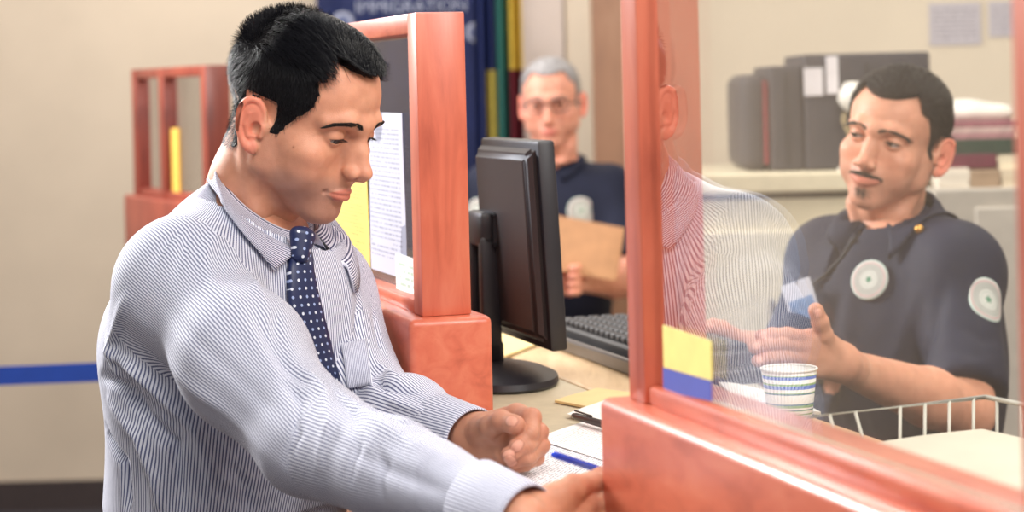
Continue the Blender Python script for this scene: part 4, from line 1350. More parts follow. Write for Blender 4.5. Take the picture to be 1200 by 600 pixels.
# small lamp in front of the cases
LW = plain('lamp_enamel', s2l(226, 220, 208), .35)
lp = P(1000, 203, 4.53); lm = empty('desk_lamp', (lp[0], 4.53, zc1), 'small white lamp standing before the black cases', 'lamp')
mb = MB(); mb.lathe((lp[0] + .0, 4.53, zc1), [(0, 0), (.035, 0), (.035, .008), (.012, .014), (0, .014)], 28); mb.build('base', LW, lm, angle=.7)
lt_ = P(990, 130, 4.53)
mb = MB(); mb.tube([(lp[0], 4.53, zc1 + .012), (lp[0] - .005, 4.53, zc1 + .08), (lp[0] - .02, 4.53, zc1 + .115), lt_ + [0, 0, -.005]], .0055, 10); mb.build('arm', plain('brass_arm', s2l(170, 150, 110), .4), lm, smooth=True)
mb = MB(); lh = P(999, 113, 4.53); Rl = Matrix.Rotation(math.radians(115), 3, 'Y')
mb.lathe(lh, [(0, -.03), (.022, -.028), (.034, -.01), (.038, .012), (.036, .016), (.028, .016), (0, .01)], 30, R=Rl); mb.build('lamp_head', LW, lm, angle=.9)

# books and papers on the grey cabinet
zg = g0[2]
def stackbox(px0, px1, py0, py1, Yf, dep, name, c, label, cat, group='books and papers stacked on the grey cabinet', pages=False):
    cpos, sz = wbox(px0, px1, py0, py1, Yf, dep)
    r = empty(name, (cpos[0], cpos[1], cpos[2] - sz[2] / 2), label, cat, group)
    if pages:
        mb = MB(); mb.box((cpos[0], cpos[1] + .004, cpos[2]), (sz[0] - .006, sz[1] - .01, sz[2] - .006)); mb.build('pages', PAGE, r)
        for dz in (-1, 1):
            mb = MB(); mb.box((cpos[0], cpos[1], cpos[2] + dz * (sz[2] / 2 - .0015)), (sz[0], sz[1], .003), None, .0008); mb.build('cover', plain('cover', c, .5), r)
        mb = MB(); mb.box((cpos[0], cpos[1] - sz[1] / 2 + .001, cpos[2]), (sz[0], .003, sz[2] - .001), None, .0008); mb.build('spine', plain('spine', c, .5, var=.25, scale=90), r)
    else:
        mb = MB(); n = max(2, int(sz[2] / .006))
        for i in range(n):
            o_ = rng.uniform(-.003, .003, 2)
            mb.box((cpos[0] + o_[0], cpos[1] + o_[1], cpos[2] - sz[2] / 2 + sz[2] * (i + .5) / n), (sz[0], sz[1], sz[2] / n - .0004))
        mb.build('sheets', plain('sheets', c, .7, var=.05), r)
    return r
PAGE = plain('book_pages', s2l(220, 208, 186), .8)
stackbox(1100, 1136, 197, 221, 4.42, .28, 'paper_stack', s2l(226, 216, 200), 'cream paper bundle at the bottom, nearest the officer\'s ear', 'papers')
stackbox(1137, 1172, 199, 221, 4.42, .28, 'paper_stack', s2l(172, 146, 120), 'brown paper bundle in the bottom row of the stack', 'papers')
stackbox(1173, 1235, 197, 221, 4.42, .28, 'paper_stack', s2l(218, 202, 176), 'pale bundle in the bottom row at the picture edge', 'papers')
stackbox(1104, 1168, 181, 197, 4.44, .24, 'hardback_book', s2l(104, 40, 56), 'dark red book lying on the cream paper bundle', 'book', pages=True)
stackbox(1169, 1240, 181, 197, 4.44, .24, 'paper_stack', s2l(224, 212, 186), 'pale bundle beside the dark red book', 'papers')
stackbox(1100, 1197, 163, 181, 4.45, .24, 'box_file', s2l(44, 62, 48), 'dark green box file lying on the red book', 'file', pages=True)
cols = [s2l(170, 120, 124), s2l(196, 168, 160), s2l(150, 92, 100)]
for i in range(3):
    stackbox(1098 + i * 3, 1190 + i * 4, 163 - 7 * (i + 1), 163 - 7 * i, 4.46, .22, 'thin_book', cols[i], ['faded red booklet directly on the green box file', 'greyish pink booklet second on the box file', 'dusky red booklet topmost of the three on the box file'][i], 'book', pages=True)
# a soft bag on top
bf = Field((-.12, -.1, -.03), (.12, .1, .08), .003)
bf.ell((0, 0, .012), (.085, .06, .026)); bf.ell((-.03, 0, .02), (.05, .05, .024), .02); bf.D = np.maximum(bf.D, -bf.ax[2][None, None, :] - .006).astype(np.float32)
vb, qb = bf.nets(); vb = vb + bf.grad(vb) * (noise3(vb, 90, 4) * .0018)[:, None]
bp_ = P(1146, 142, 4.57); o = link('cloth_bundle', npmesh('cloth_bundle', vb + [bp_[0], 4.57, bp_[2] + .007], qb), plain('white_cloth', s2l(228, 222, 210), .8))
tag(o, 'crumpled white cloth bundle on top of the stacked booklets', 'cloth')

# papers pinned to the office wall
PW = paper_mat('pinned_paper', s2l(196, 190, 196), s2l(120, 116, 130), 9, 21, .8, .08, .6)
for i, (x0_, y0_, x1_, y1_, lb) in enumerate(((1088, 4, 1150, 52, 'grey printed paper pinned on the office wall, nearer the officer'), (1158, 2, 1215, 42, 'grey printed paper pinned high on the office wall at the picture edge'))):
    a, b = P(x0_, y0_, 5.895), P(x1_, y1_, 5.895)
    sheet('wall_paper', [(a[0], 5.895, a[2]), (b[0], 5.895, a[2]), (b[0], 5.895, b[2]), (a[0], 5.895, b[2])], PW, None, .001, 2, 0, 0, lb, 'paper')
# ---------------------------------------------------------------- the customer
def stripe_mat(name, base, line, per, width=0.42, rough=0.75, check=0.0):
    m, t, b = nt(name)
    uv = t.nodes.new('ShaderNodeTexCoord'); sp = t.nodes.new('ShaderNodeSeparateXYZ')
    t.links.new(uv.outputs['UV'], sp.inputs[0])
    fr = math_(t, 'FRACT', math_(t, 'MULTIPLY', sp.outputs[0], 1.0 / per))
    d = math_(t, 'ABSOLUTE', math_(t, 'SUBTRACT', fr, 0.5))
    k = math_(t, 'LESS_THAN', d, width / 2)
    co = coords(t); nz = node(t, 'ShaderNodeTexNoise', i_Scale=14.0, i_Detail=3.0); t.links.new(co, nz.inputs[0])
    col = mix(t, k, base, line)
    col = mix(t, 1.0, col, ramp(t, nz.outputs[0], [(0.3, (0.94, 0.94, 0.95)), (0.7, (1, 1, 1))]), 'MULTIPLY')
    t.links.new(col, b.inputs['Base Color'])
    b.inputs['Roughness'].default_value = rough
    b.inputs['Sheen Weight'].default_value = 0.15
    n2 = node(t, 'ShaderNodeTexNoise', i_Scale=60.0, i_Detail=3.0); t.links.new(co, n2.inputs[0])
    bump(t, b, n2.outputs[0], 0.18, 0.002)
    return m

def dot_mat(name):
    m, t, b = nt(name)
    uv = t.nodes.new('ShaderNodeTexCoord'); sp = t.nodes.new('ShaderNodeSeparateXYZ')
    t.links.new(uv.outputs['UV'], sp.inputs[0])
    a = math_(t, 'FRACT', sp.outputs[0]); c = math_(t, 'FRACT', sp.outputs[1])
    dx = math_(t, 'SUBTRACT', a, .5); dy = math_(t, 'SUBTRACT', c, .5)
    r = math_(t, 'SQRT', math_(t, 'ADD', math_(t, 'MULTIPLY', dx, dx), math_(t, 'MULTIPLY', dy, dy)))
    k = math_(t, 'LESS_THAN', r, 0.18)
    par = math_(t, 'MODULO', math_(t, 'ADD', math_(t, 'FLOOR', sp.outputs[0]), math_(t, 'FLOOR', sp.outputs[1])), 2.0)
    dc = mix(t, par, (0.62, 0.66, 0.75), (0.30, 0.38, 0.62))
    t.links.new(mix(t, k, (0.008, 0.016, 0.07), dc), b.inputs['Base Color'])
    b.inputs['Roughness'].default_value = 0.45
    return m

SKIN = skin_mat('customer_skin', s2l(206, 148, 120))
SHIRT = stripe_mat('striped_shirt_cloth', s2l(222, 224, 236), s2l(92, 98, 134), 0.0034, 0.42)
SHIRT2 = stripe_mat('striped_collar_cloth', s2l(222, 222, 234), s2l(60, 62, 104), 0.0032, 0.50)
TIE = dot_mat('dotted_tie_cloth')
TROUSER = plain('customer_trousers', (0.012, 0.013, 0.02), 0.8)
LEATHER = plain('shoe_leather', (0.01, 0.008, 0.007), 0.35)

ch = math.radians(32)
cf = np.array([math.cos(ch), -math.sin(ch), 0.0]); cr_ = np.cross(cf, [0, 0, 1.0])
CT = np.stack([cr_, cf, [0, 0, 1.0]], 1)                # columns right, forward, up
lean = math.radians(9); c_, s_ = math.cos(lean), math.sin(lean)
CTL = np.stack([cr_, cf * c_ - np.array([0, 0, s_]), cf * s_ + np.array([0, 0, c_])], 1)

chest = P(276, 392, 2.37); belly = P(274, 530, 2.39); pelvis = P(266, 690, 2.43)
rsh = P(214, 338, 2.235); lsh = P(372, 346, 2.49); nb = P(302, 250, 2.375)
rel = P(364, 514, 2.03); rwr = P(614, 610, 1.775)
lel = P(436, 486, 2.33); lwr = P(542, 513, 2.155)

customer = empty('person', (pelvis[0], pelvis[1], 0), 'man in a striped dress shirt and dotted navy tie, leaning over the counter to write', 'person')

fs = Field(P(60, 150, 2.3) + [0, -.75, -.80], P(60, 150, 2.3) + [.80, .62, .03], 0.0043)
fs.ell(chest, (.155, .116, .19), 0, 'add', CTL)
fs.ell(chest + CTL @ [0, .03, .02], (.13, .095, .14), .05, 'add', CTL)
fs.ell(belly, (.150, .128, .20), .10, 'add', CTL)
fs.ell(pelvis, (.165, .130, .20), .08, 'add', CT)
fs.cone(rsh + (nb - rsh) * .12, nb + [0, 0, -.050], .062, .062, .045)
fs.cone(lsh + (nb - lsh) * .12, nb + [0, 0, -.050], .058, .062, .045)
fs.cone(nb + [0, 0, -.05], nb + CTL @ [0, -.008, -.012], .066, .050, .04)
fs.cone(rsh, chest + CTL @ [.06, -.02, 0], .06, .10, .05)
fs.cone(lsh, chest + CTL @ [-.06, -.02, 0], .06, .10, .05)
ftor = Field.__new__(Field); ftor.lo = fs.lo; ftor.h = fs.h; ftor.n = fs.n; ftor.ax = fs.ax; ftor.mg = 0; ftor.D = fs.D.copy()
fs.path([rsh, rsh + (rel - rsh) * .5, rel], [.064, .064, .056], .035)
fs.path([rel, rel + (rwr - rel) * .4, rwr + (rel - rwr) * .10], [.056, .048, .034], .02)
fs.path([lsh, lel], [.058, .056], .035)
fs.path([lel, lel + (lwr - lel) * .4, lwr + (lel - lwr) * .14], [.057, .053, .037], .02)
# the neck opening
def trim_neck(f, C, R, tilt, drop, rad=.10):
    f_ = R[:, 1]; up = f_ * math.sin(tilt) + np.array([0, 0, 1.0]) * math.cos(tilt)
    w = f.win(np.array(C) - .16, np.array(C) + .16)
    sl, X, Y, Z = w
    d = (X - C[0]) * up[0] + (Y - C[1]) * up[1] + (Z - C[2]) * up[2] + drop
    rr = np.sqrt(np.maximum((X - C[0]) ** 2 + (Y - C[1]) ** 2 + (Z - C[2]) ** 2 - (d - drop) ** 2, 0))
    f.D[sl] = np.where(rr < rad, np.maximum(f.D[sl], d), f.D[sl]).astype(np.float32)
trim_neck(fs, P(317, 230, 2.365), CT, math.radians(40), .014)
fs.cone(nb + CTL @ [0, .012, -.02], nb + CTL @ [0, .05, .10], .052, .055, .008, 'sub')
def rest_on_counter(f, dz=.0012):
    # cloth and skin flatten where they lie on the counter top
    n_ = (f.ax[0][:, None, None] - X0) * nv[0] + f.ax[1][None, :, None] * nv[1]
    f.D = np.where(n_ > -.082, np.maximum(f.D, (ZC + dz) - f.ax[2][None, None, :]), f.D).astype(np.float32)
rest_on_counter(fs, .0018); rest_on_counter(ftor, .0018)
Vs, Qs = fs.nets()
Ns = fs.grad(Vs)
# loose cloth: slack, hanging folds, creases at the elbow and under the arm
rax = (rwr - rel) / np.linalg.norm(rwr - rel)
Vs = Vs + Ns * (noise3(Vs * [1, 1, .6], 34, 3) * .0022)[:, None]
FOLD = [
    ([(205, 300), (270, 352), (318, 420), (352, 470)], .002, .016),
    ([(176, 338), (232, 400), (300, 462), (345, 500)], -.002, .014),
    ([(160, 372), (210, 440), (280, 500), (330, 540)], .002, .014),
    ([(330, 440), (352, 468), (352, 510), (338, 540)], -.009, .010),
    ([(356, 430), (382, 462), (388, 500), (376, 545)], .008, .011),
    ([(382, 452), (412, 482), (420, 520), (410, 560)], -.006, .010),
    ([(300, 372), (330, 424), (362, 452)], -.007, .010),
    ([(400, 462), (450, 500), (520, 540)], .005, .013),
    ([(400, 520), (460, 552), (530, 580)], -.004, .012),
    ([(440, 520), (452, 545), (450, 585)], -.004, .009),
    ([(480, 520), (492, 545), (492, 590)], .003, .010),
    ([(126, 400), (160, 430), (230, 500), (262, 560)], .010, .012),
    ([(124, 430), (160, 470), (205, 520), (215, 590)], -.010, .013),
    ([(130, 470), (165, 510), (185, 560), (190, 600)], .008, .012),
    ([(122, 500), (145, 540), (150, 600)], -.009, .012),
    ([(225, 500), (245, 545), (250, 600)], .007, .012),
    ([(270, 540), (285, 570), (290, 600)], -.007, .012),
    ([(150, 350), (135, 400), (140, 450)], .005, .012),
    ([(118, 440), (150, 452), (182, 480)], -.008, .009),
    ([(240, 250), (215, 290), (205, 330)], -.003, .006),
    ([(262, 262), (240, 300), (252, 345)], .004, .014),
    ([(212, 268), (190, 290), (178, 318)], -.004, .005),
    ([(318, 330), (322, 380), (340, 430)], -.005, .010),
    ([(300, 300), (300, 340), (318, 380)], .004, .010),
    ([(418, 330), (420, 380), (436, 430)], -.006, .009),
    ([(392, 300), (410, 350), (412, 410)], .003, .012),
    ([(430, 400), (450, 430), (470, 450)], .008, .009),
    ([(424, 425), (450, 455), (485, 462)], -.009, .007),
    ([(428, 452), (465, 474), (500, 482)], .006, .008),
    ([(420, 470), (470, 495), (505, 505)], -.005, .007),
    ([(436, 360), (446, 400), (462, 430)], -.005, .008),
]
Vs = strokes(Vs, Ns, [(a, h_ * (1.7 if a[0][0] < -.40 and a[-1][2] < 1.26 else 1.0), w_ * .62) for a, h_, w_ in folds(fs, FOLD)])
# which panel each face of the cloth belongs to, and its stripes
C4 = Vs[Qs].mean(1)
nr = np.cross(rel - rsh, rwr - rel); nr /= np.linalg.norm(nr)
nl_ = np.cross(lel - lsh, lwr - lel); nl_ /= np.linalg.norm(nl_)
rseg = [(rsh + CTL @ [.012, 0, -.0], rel, .066), (rel, rwr, .052)]
lseg = [(lsh + CTL @ [-.012, 0, 0], lel, .064), (lel, lwr, .050)]
dr, _, _ = limb_u(C4, rseg, nr); dl, _, _ = limb_u(C4, lseg, nl_)
tor = (C4 - chest) @ CTL
isr = (dr < .016) & (tor[:, 0] > .128 - .25 * np.clip(-tor[:, 2], 0, .2)) | (dr < .012) & (((C4 - rsh) @ ((rel - rsh) / np.linalg.norm(rel - rsh))) > .12)
isl = (dl < .016) & (tor[:, 0] < -.128) | (dl < .012) & (((C4 - lsh) @ ((lel - lsh) / np.linalg.norm(lel - lsh))) > .11)
uvv = np.zeros((len(Qs), 4, 2))
P4 = Vs[Qs]
for k_ in range(4):
    q = (P4[:, k_] - chest) @ CTL
    uvv[:, k_, 0] = np.arctan2(q[:, 0], q[:, 1] + .02) * .150
    uvv[:, k_, 1] = q[:, 2]
uvv[:, :, 0] = unwrap_faces(uvv[:, :, 0], 2 * math.pi * .150)
for msk, seg, n_ in ((isr, rseg, nr), (isl, lseg, nl_)):
    for k_ in range(4):
        _, u, v = limb_u(P4[msk][:, k_], seg, n_)
        uvv[msk, k_, 0] = u; uvv[msk, k_, 1] = v
    uvv[msk, :, 0] = unwrap_faces(uvv[msk][:, :, 0], 2 * math.pi * .06)
me = npmesh('dress_shirt', Vs, Qs, uvv)
shirt = link('dress_shirt', me, SHIRT, customer)

def cuff(name, a, b, ra, rb, n, parent, mat, thick=.003, flat=1.0):
    """a closed band of cloth from a to b, open at both ends"""
    a = np.array(a); b = np.array(b); t = (b - a) / np.linalg.norm(b - a)
    nn = n - t * n.dot(t); nn /= np.linalg.norm(nn); m = np.cross(t, nn)
    th = np.arange(40) / 40 * 2 * math.pi
    prof = [(0, 1, 0), (.04, 1.03, 0), (.5, 1.01, 0), (.94, 1.0, 0), (1, .985, 0), (1, .93, 1), (.4, .93, 1), (0, .93, 1)]
    rings = []
    for q, s, _ in prof:
        c = a + (b - a) * q; r = (ra + (rb - ra) * q) * s
        w = 1 + .03 * np.sin(th * 3 + q)
        rings.append(c + r * ((np.cos(th) * w)[:, None] * nn + flat * (np.sin(th) * w)[:, None] * m))
    L = np.linalg.norm(b - a); mb = MB()
    mb.loft(rings, True, False, 0, lambda i, j: (j / 40 * 2 * math.pi * ra, prof[i][0] * L))
    mb.v = [(p[0], p[1], max(p[2], ZC + .0009)) for p in mb.v]
    o = mb.build(name, mat, parent, smooth=True)
    return o
rc0 = rwr + (rel - rwr) * .20; lc0 = lwr + (lel - lwr) * .26
cuff('cuff', rc0, rwr + rax * .004, .0385, .0335, nr, shirt, SHIRT)
lax = (lwr - lel) / np.linalg.norm(lwr - lel)
cuff('cuff', lc0, lwr + lax * .024, .0400, .0350, nl_, shirt, SHIRT)

# collar
def collar(name, C, R, rad, tilt, parent, mat, Lb, Ls, Lf, gap, stand=.012, lat=.8, out=.55, per=1.0, n=72, f=None, edge=None):
    f_, r_ = R[:, 1], R[:, 0]
    fp_ = f_ * math.cos(tilt) - np.array([0, 0, 1.0]) * math.sin(tilt)
    up_ = f_ * math.sin(tilt) + np.array([0, 0, 1.0]) * math.cos(tilt)
    rows = []; uv = []
    for i in range(n + 1):
        a = -math.pi + gap + (2 * math.pi - 2 * gap) * i / n       # 0 at the nape, +-pi at the throat
        rad_ = -fp_ * math.cos(a) * rad[1] + r_ * math.sin(a) * rad[0]
        e = rad_ / np.linalg.norm(rad_)
        w = abs(a) / math.pi
        L = Lb + (Ls - Lb) * sm(np.array(w), .2, .6) + (Lf - Ls) * sm(np.array(w), .55, .93)
        o = out * (.30 + .70 * float(sm(np.array(w), .1, .6)))
        base = C + rad_ - up_ * stand
        top = C + rad_ + e * .001 + up_ * .004
        fold = C + rad_ + e * .006 + up_ * .003
        dn = (e * o - np.array([0, 0, 1.0]) * (1 - o * .3)); dn /= np.linalg.norm(dn)
        if w > .6: dn = dn + r_ * math.copysign((lat if a > 0 else lat * .3) * ((w - .6) / .4) ** 1.3, a); dn /= np.linalg.norm(dn)
        p = [base - e * .001, top, fold]
        for q in (.25, .5, .75, 1.0):
            p.append(fold + dn * L * q + e * .006 * math.sin(q * math.pi))
        for q in (1.0, .6, .2):
            p.append(fold + dn * (L - .001) * q + e * (.006 * math.sin(q * math.pi) - .0022))
        p.append(C + rad_ + e * .002 - up_ * stand)
        if f is not None:          # rest on the cloth below
            for k, want in ((3, .007), (4, .0065), (5, .006), (6, .0050), (7, .0030), (8, .0040), (9, .0045)):
                for _ in range(5):
                    v = float(f.at(np.array([p[k]]))[0])
                    if v < want: p[k] = p[k] + f.grad(np.array([p[k]]))[0] * min(want - v, .02)
        if edge is not None and a > -.6:       # the near leaf follows a given lower edge
            A0 = .30; t = np.clip((a - A0) / (math.pi - gap - A0), 0, 1) * (len(edge) - 1); j = min(int(t), len(edge) - 2)
            low = edge[j] + (edge[j + 1] - edge[j]) * (t - j)
            back = fold - f_ * .022 - np.array([0, 0, .040])
            w0 = float(sm(np.array(a), .0, .55)) if a > 0 else float(sm(np.array(-a), .15, .6))
            low = back * (1 - w0) + (low if a > 0 else p[6]) * w0
            nrm = e * .7 + np.array([0, 0, .5]); nrm /= np.linalg.norm(nrm)
            for k, q in ((3, .25), (4, .5), (5, .75), (6, 1.0)):
                x = fold + (low - fold) * q + nrm * .006 * math.sin(q * math.pi)
                for _ in range(12):
                    if float(f.at(np.array([x]))[0]) < .0045: x = x + nrm * .002
                p[k] = x
            for k, k2 in ((7, 6), (8, 5), (9, 4)): p[k] = p[k2] - nrm * .0022
        rows.append(np.array(p))
        uv.append([0, .012, .016, .016 + L * .25, .016 + L * .5, .016 + L * .75, .016 + L, .016 + L, .016 + L * .6, .016 + L * .2, 0])
    mb = MB(); mb.loft(rows, True, True, 0, lambda i, j: (uv[i][j % 11] if j < 11 else 0, i * .004))
    return mb.build(name, mat, parent, smooth=True)
EDGE = [on_surface(fs, p) for p in ((245, 222), (254, 238), (268, 259), (285, 282), (302, 301), (317, 318))]
EDGE = [p + fs.grad(p[None])[0] * .006 for p in EDGE if p is not None]
collar('collar', P(317, 230, 2.365), CT, (.064, .069), math.radians(40), shirt, SHIRT2, .050, .060, .080, math.radians(11), out=.55, f=fs, edge=EDGE)

# tie
def tie_strip(rows, name, parent, th=.005, per=.0092):
    """rows: (left picture point, right picture point) down the tie"""
    L = []; acc = 0; last = None
    for a, b in rows:
        pa, pb = on_surface(ftor, a), on_surface(ftor, b)
        if pa is None or pb is None: continue
        L.append((pa, pb))
    n = 9; rings = []; vs = []
    for pa, pb in L:
        mid = (pa + pb) / 2
        if last is not None: acc += np.linalg.norm(mid - last)
        last = mid; vs.append(acc)
        nrm = ftor.grad(np.array([pa, mid, pb])).mean(0); nrm = nrm / np.linalg.norm(nrm)
        top = [pa + (pb - pa) * k / (n - 1) + nrm * (.007 + th * math.sin(math.pi * (k + .4) / (n - .2)) ** .6) for k in range(n)]
        bot = [pa + (pb - pa) * k / (n - 1) + nrm * .001 for k in range(n)][::-1]
        rings.append(np.array(top + bot))
    wid = [np.linalg.norm(b - a) for a, b in L]
    mb = MB(); mb.loft(rings, True, True, 0, lambda i, j: ((min(j, n - 1) / (n - 1) - .5) * wid[i] / per + 40.5, vs[i] / per))
    return mb.build(name, TIE, parent, smooth=True)
TR = [((338, 298), (361, 298)), ((335, 318), (363, 317)), ((335, 345), (368, 343)), ((337, 375), (375, 371)), ((342, 405), (382, 399)),
      ((350, 432), (388, 426)), ((358, 460), (396, 452)), ((364, 490), (404, 482)), ((370, 520), (410, 512)), ((374, 550), (416, 544)),
      ((376, 580), (422, 574)), ((378, 610), (428, 604)), ((380, 640), (432, 634))]
TIEN = tie_strip(TR, 'tie', customer)
kf = Field(P(350, 285, 2.26) - .05, P(350, 285, 2.26) + .05, .0014)
k0 = on_surface(ftor, (350, 296)); kn = ftor.grad(k0[None])[0]
kt = P(352, 277, k0[1] - .004); kb = P(349, 302, k0[1] - .012)
kd = (kb - kt) / np.linalg.norm(kb - kt); ks = np.cross(kd, kn); ks /= np.linalg.norm(ks)
kf = Field(k0 - .05, k0 + .05, .0014)
for s_ in (-1, 1):
    kf.cone(kt + ks * .0085 * s_ + kn * .004, kb + ks * .0045 * s_ + kn * .004, .0085, .0065, .006)
kf.cone(kt + kn * .007, kb + kn * .007, .009, .007, .006)
Vk, Qk = kf.nets()
uvk = np.stack([((Vk - k0) @ ks) / .0092 + 40.5, ((Vk - k0) @ kd) / .0092 + .5], 1)[Qk]
link('tie_knot', npmesh('tie_knot', Vk, Qk, uvk), TIE, TIEN)

# breast pocket, trousers, belt, shoes
PK = stripe_mat('pocket_cloth', s2l(222, 224, 236), s2l(92, 98, 134), 0.0034 / .062, 0.46)
grid_patch('pocket', fs, [(399, 402), (428, 398), (438, 452), (408, 456)], 10, 14, .0028, shirt, PK)
ft = Field((pelvis[0] - .3, pelvis[1] - .28, 0.05), (pelvis[0] + .3, pelvis[1] + .28, 1.02), .009)
ft.ell(pelvis + [0, 0, -.02], (.158, .122, .15), 0, 'add', CT)
for s_ in (-1, 1):
    hip_ = pelvis + CT @ [s_ * .085, 0, -.06]; kn_ = pelvis + CT @ [s_ * .11, .05, 0]; kn_[2] = .47
    an_ = pelvis + CT @ [s_ * .12, -.03, 0]; an_[2] = .10
    ft.path([hip_, kn_, an_], [.098, .072, .058], .03)
    sf = Field(an_ - [.22, .22, .12], an_ + [.22, .22, .1], .005)
    toe = an_ + CT @ [s_ * .02, .16, 0]; toe[2] = .032; heel = an_ + CT @ [0, -.04, 0]; heel[2] = .035
    sf.cone(heel, toe, .034, .033, 0); sf.cone(an_ + [0, 0, .01], heel, .045, .034, .02); sf.cone(an_ , toe, .04, .02, .03)
    sf.D = np.maximum(sf.D, -(sf.ax[2][None, None, :] - 0.001)).astype(np.float32)
    vs_, qs_ = sf.nets(); link('shoe', npmesh('shoe', vs_, qs_), LEATHER, customer)
vt, qt = ft.nets()
vt = vt + ft.grad(vt) * (noise3(vt, 30, 5) * .003)[:, None]
link('trousers', npmesh('trousers', vt, qt), TROUSER, customer)

# the body: head, neck, trunk under the clothes, hands
parts = [(hd.T(hd.V), hd.Q)]; tones = [hd.tones()]
fb = Field(P(60, 150, 2.3) + [0.0, -.7, -.80], P(60, 150, 2.3) + [.78, .60, .10], .012)
fb.ell(chest, (.135, .09, .18), 0, 'add', CTL); fb.ell(belly, (.12, .09, .18), .08, 'add', CTL); fb.ell(pelvis, (.13, .10, .14), .08, 'add', CT)
fb.cone(rsh, lsh, .045, .045, .04); fb.cone(nb - [0, 0, .06], hd.T(np.array([[0, -40, -140]]))[0], .05, .048, .03)
fb.path([rsh, rel, rwr], [.042, .038, .026], .01); fb.path([lsh, lel, lwr], [.042, .038, .026], .01)
rest_on_counter(fb, .006)
v_, q_ = fb.nets(); parts.append((v_, q_)); tones.append(np.ones((len(v_), 3)))

def hand_tone(V, joints):
    T = np.ones((len(V), 3))
    for j, r in joints:
        k = np.exp(-((V - np.array(j)) ** 2).sum(1) / r ** 2)
        T *= 1 - k[:, None] * np.array([0.06, 0.20, 0.22])
    return T

# left hand: a loose fist resting on its side
w0 = P(536, 511, 2.17); hw = P(556, 513, 2.145)
im, mm, rm, pm = P(606, 487, 2.100), P(613, 499, 2.092), P(615, 513, 2.086), P(613, 528, 2.083)
lf = Field(P(536, 470, 2.17) - [.02, .17, .11], P(660, 470, 2.17) + [.02, .03, .03], .0011)
palm = [(w0, hw, .025, .027), (hw, im, .024, .0125), (hw, mm, .024, .013), (hw, rm, .024, .013), (hw + [0, 0, -.006], pm, .021, .0125),
        (hw + [0, -.004, .004], P(584, 505, 2.088), .021, .015), (hw + [0.004, 0, -.010], P(592, 532, 2.088), .020, .014)]
LI = [im, P(623, 490, 2.062), P(622, 508, 2.044), P(606, 523, 2.036)]
LM = [mm, P(631, 507, 2.060), P(617, 523, 2.040), P(597, 533, 2.036)]
LR = [rm, P(633, 522, 2.058), P(619, 535, 2.042), P(602, 540, 2.044)]
LP = [pm, P(628, 536, 2.060), P(616, 543, 2.050), P(606, 545, 2.052)]
LT = [P(566, 506, 2.115), P(577, 499, 2.078), P(588, 493, 2.058), P(604, 498, 2.040)]
hand_solid(lf, palm, [(LI, [.0115, .0103, .0090, .0080]), (LM, [.0115, .0103, .0090, .0080]), (LR, [.0110, .0098, .0086, .0076]),
                      (LP, [.0100, .0086, .0076, .0068]), (LT, [.0165, .0125, .0110, .0094])])
rest_on_counter(lf, .0014)
vl, ql = lf.nets(); nl0 = lf.grad(vl)
vl = vl + nl0 * (noise3(vl, 260, 9) * .00025)[:, None]
cre = []
for fg in (LI, LM, LR, LP, LT):
    for j in (1, 2):
        t = np.array(fg[j + 1]) - np.array(fg[j - 1]); t /= np.linalg.norm(t)
        s1 = np.cross(t, [0, -1, 0]); s1 /= np.linalg.norm(s1)
        for o in (-.0026, 0, .0026):
            c = np.array(fg[j]) + t * o
            d = np.linalg.norm(vl - c, axis=1); al = np.abs((vl - c) @ t)
            vl = vl - nl0 * (.0005 * np.exp(-(al / .0007) ** 2) * (d < .0145))[:, None]
tn = hand_tone(vl, [(LI[1], .012), (LM[1], .012), (LR[1], .012), (LT[2], .010), (LI[3], .009), (LM[3], .009), (LR[3], .009), (LT[3], .010)])
def nl_at(fg, w, back=.35, nrm=None, L=.0062):
    a = np.array(fg[3]); b = np.array(fg[2]); t = (a - b) / np.linalg.norm(a - b)
    return (a + t * .0015, t, nrm if nrm is not None else (0, -1, .25), L, w)
vl, tn = nail_tone(vl, tn, [nl_at(LI, .0048), nl_at(LM, .0050), nl_at(LR, .0052), nl_at(LT, .0054, L=.0062, nrm=(.0, -1, .45))])
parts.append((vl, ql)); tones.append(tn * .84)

# right hand, writing
r0 = P(608, 604, 1.776); rw = P(624, 606, 1.788)
ri, rmm, rrr, rp = P(676, 575, 1.842), P(680, 586, 1.830), P(680, 598, 1.820), P(676, 610, 1.812)
rf = Field(P(604, 540, 1.77) - [.04, .05, .08], P(604, 540, 1.77) + [.19, .24, .04], .0012)
palm = [(r0, rw, .0190, .024), (rw, ri, .0225, .0125), (rw, rmm, .0225, .013), (rw, rrr, .022, .0125), (rw, rp, .020, .012), (rw, P(660, 580, 1.80), .021, .013)]
RI = [ri, P(705, 560, 1.885), P(721, 560, 1.925), P(725, 570, 1.958)]
RM = [rmm, P(712, 574, 1.872), P(722, 578, 1.915), P(722, 582, 1.950)]
RR_ = [rrr, P(712, 588, 1.850), P(710, 598, 1.885), P(696, 598, 1.900)]
RP_ = [rp, P(704, 605, 1.838), P(700, 610, 1.865), P(690, 608, 1.880)]
RT = [P(652, 586, 1.80), P(672, 572, 1.812), P(694, 566, 1.850), P(712, 567, 1.905)]
hand_solid(rf, palm, [(RI, [.0112, .010, .0088, .0076]), (RM, [.0112, .010, .0088, .0076]), (RR_, [.0108, .0096, .0084, .0074]),
                      (RP_, [.0098, .0084, .0074, .0066]), (RT, [.016, .0125, .0108, .0092])])
zc = H - .405 + .0012
rf.D = np.maximum(rf.D, -(rf.ax[2][None, None, :] - zc)).astype(np.float32)
vr, qr = rf.nets(); parts.append((vr, qr))
tones.append(hand_tone(vr, [(RI[1], .012), (RM[1], .012), (RT[2], .012)]))
V_, Q_ = join(parts)
V_[:, 2] = np.maximum(V_[:, 2], 0.9 * 0 + V_[:, 2])
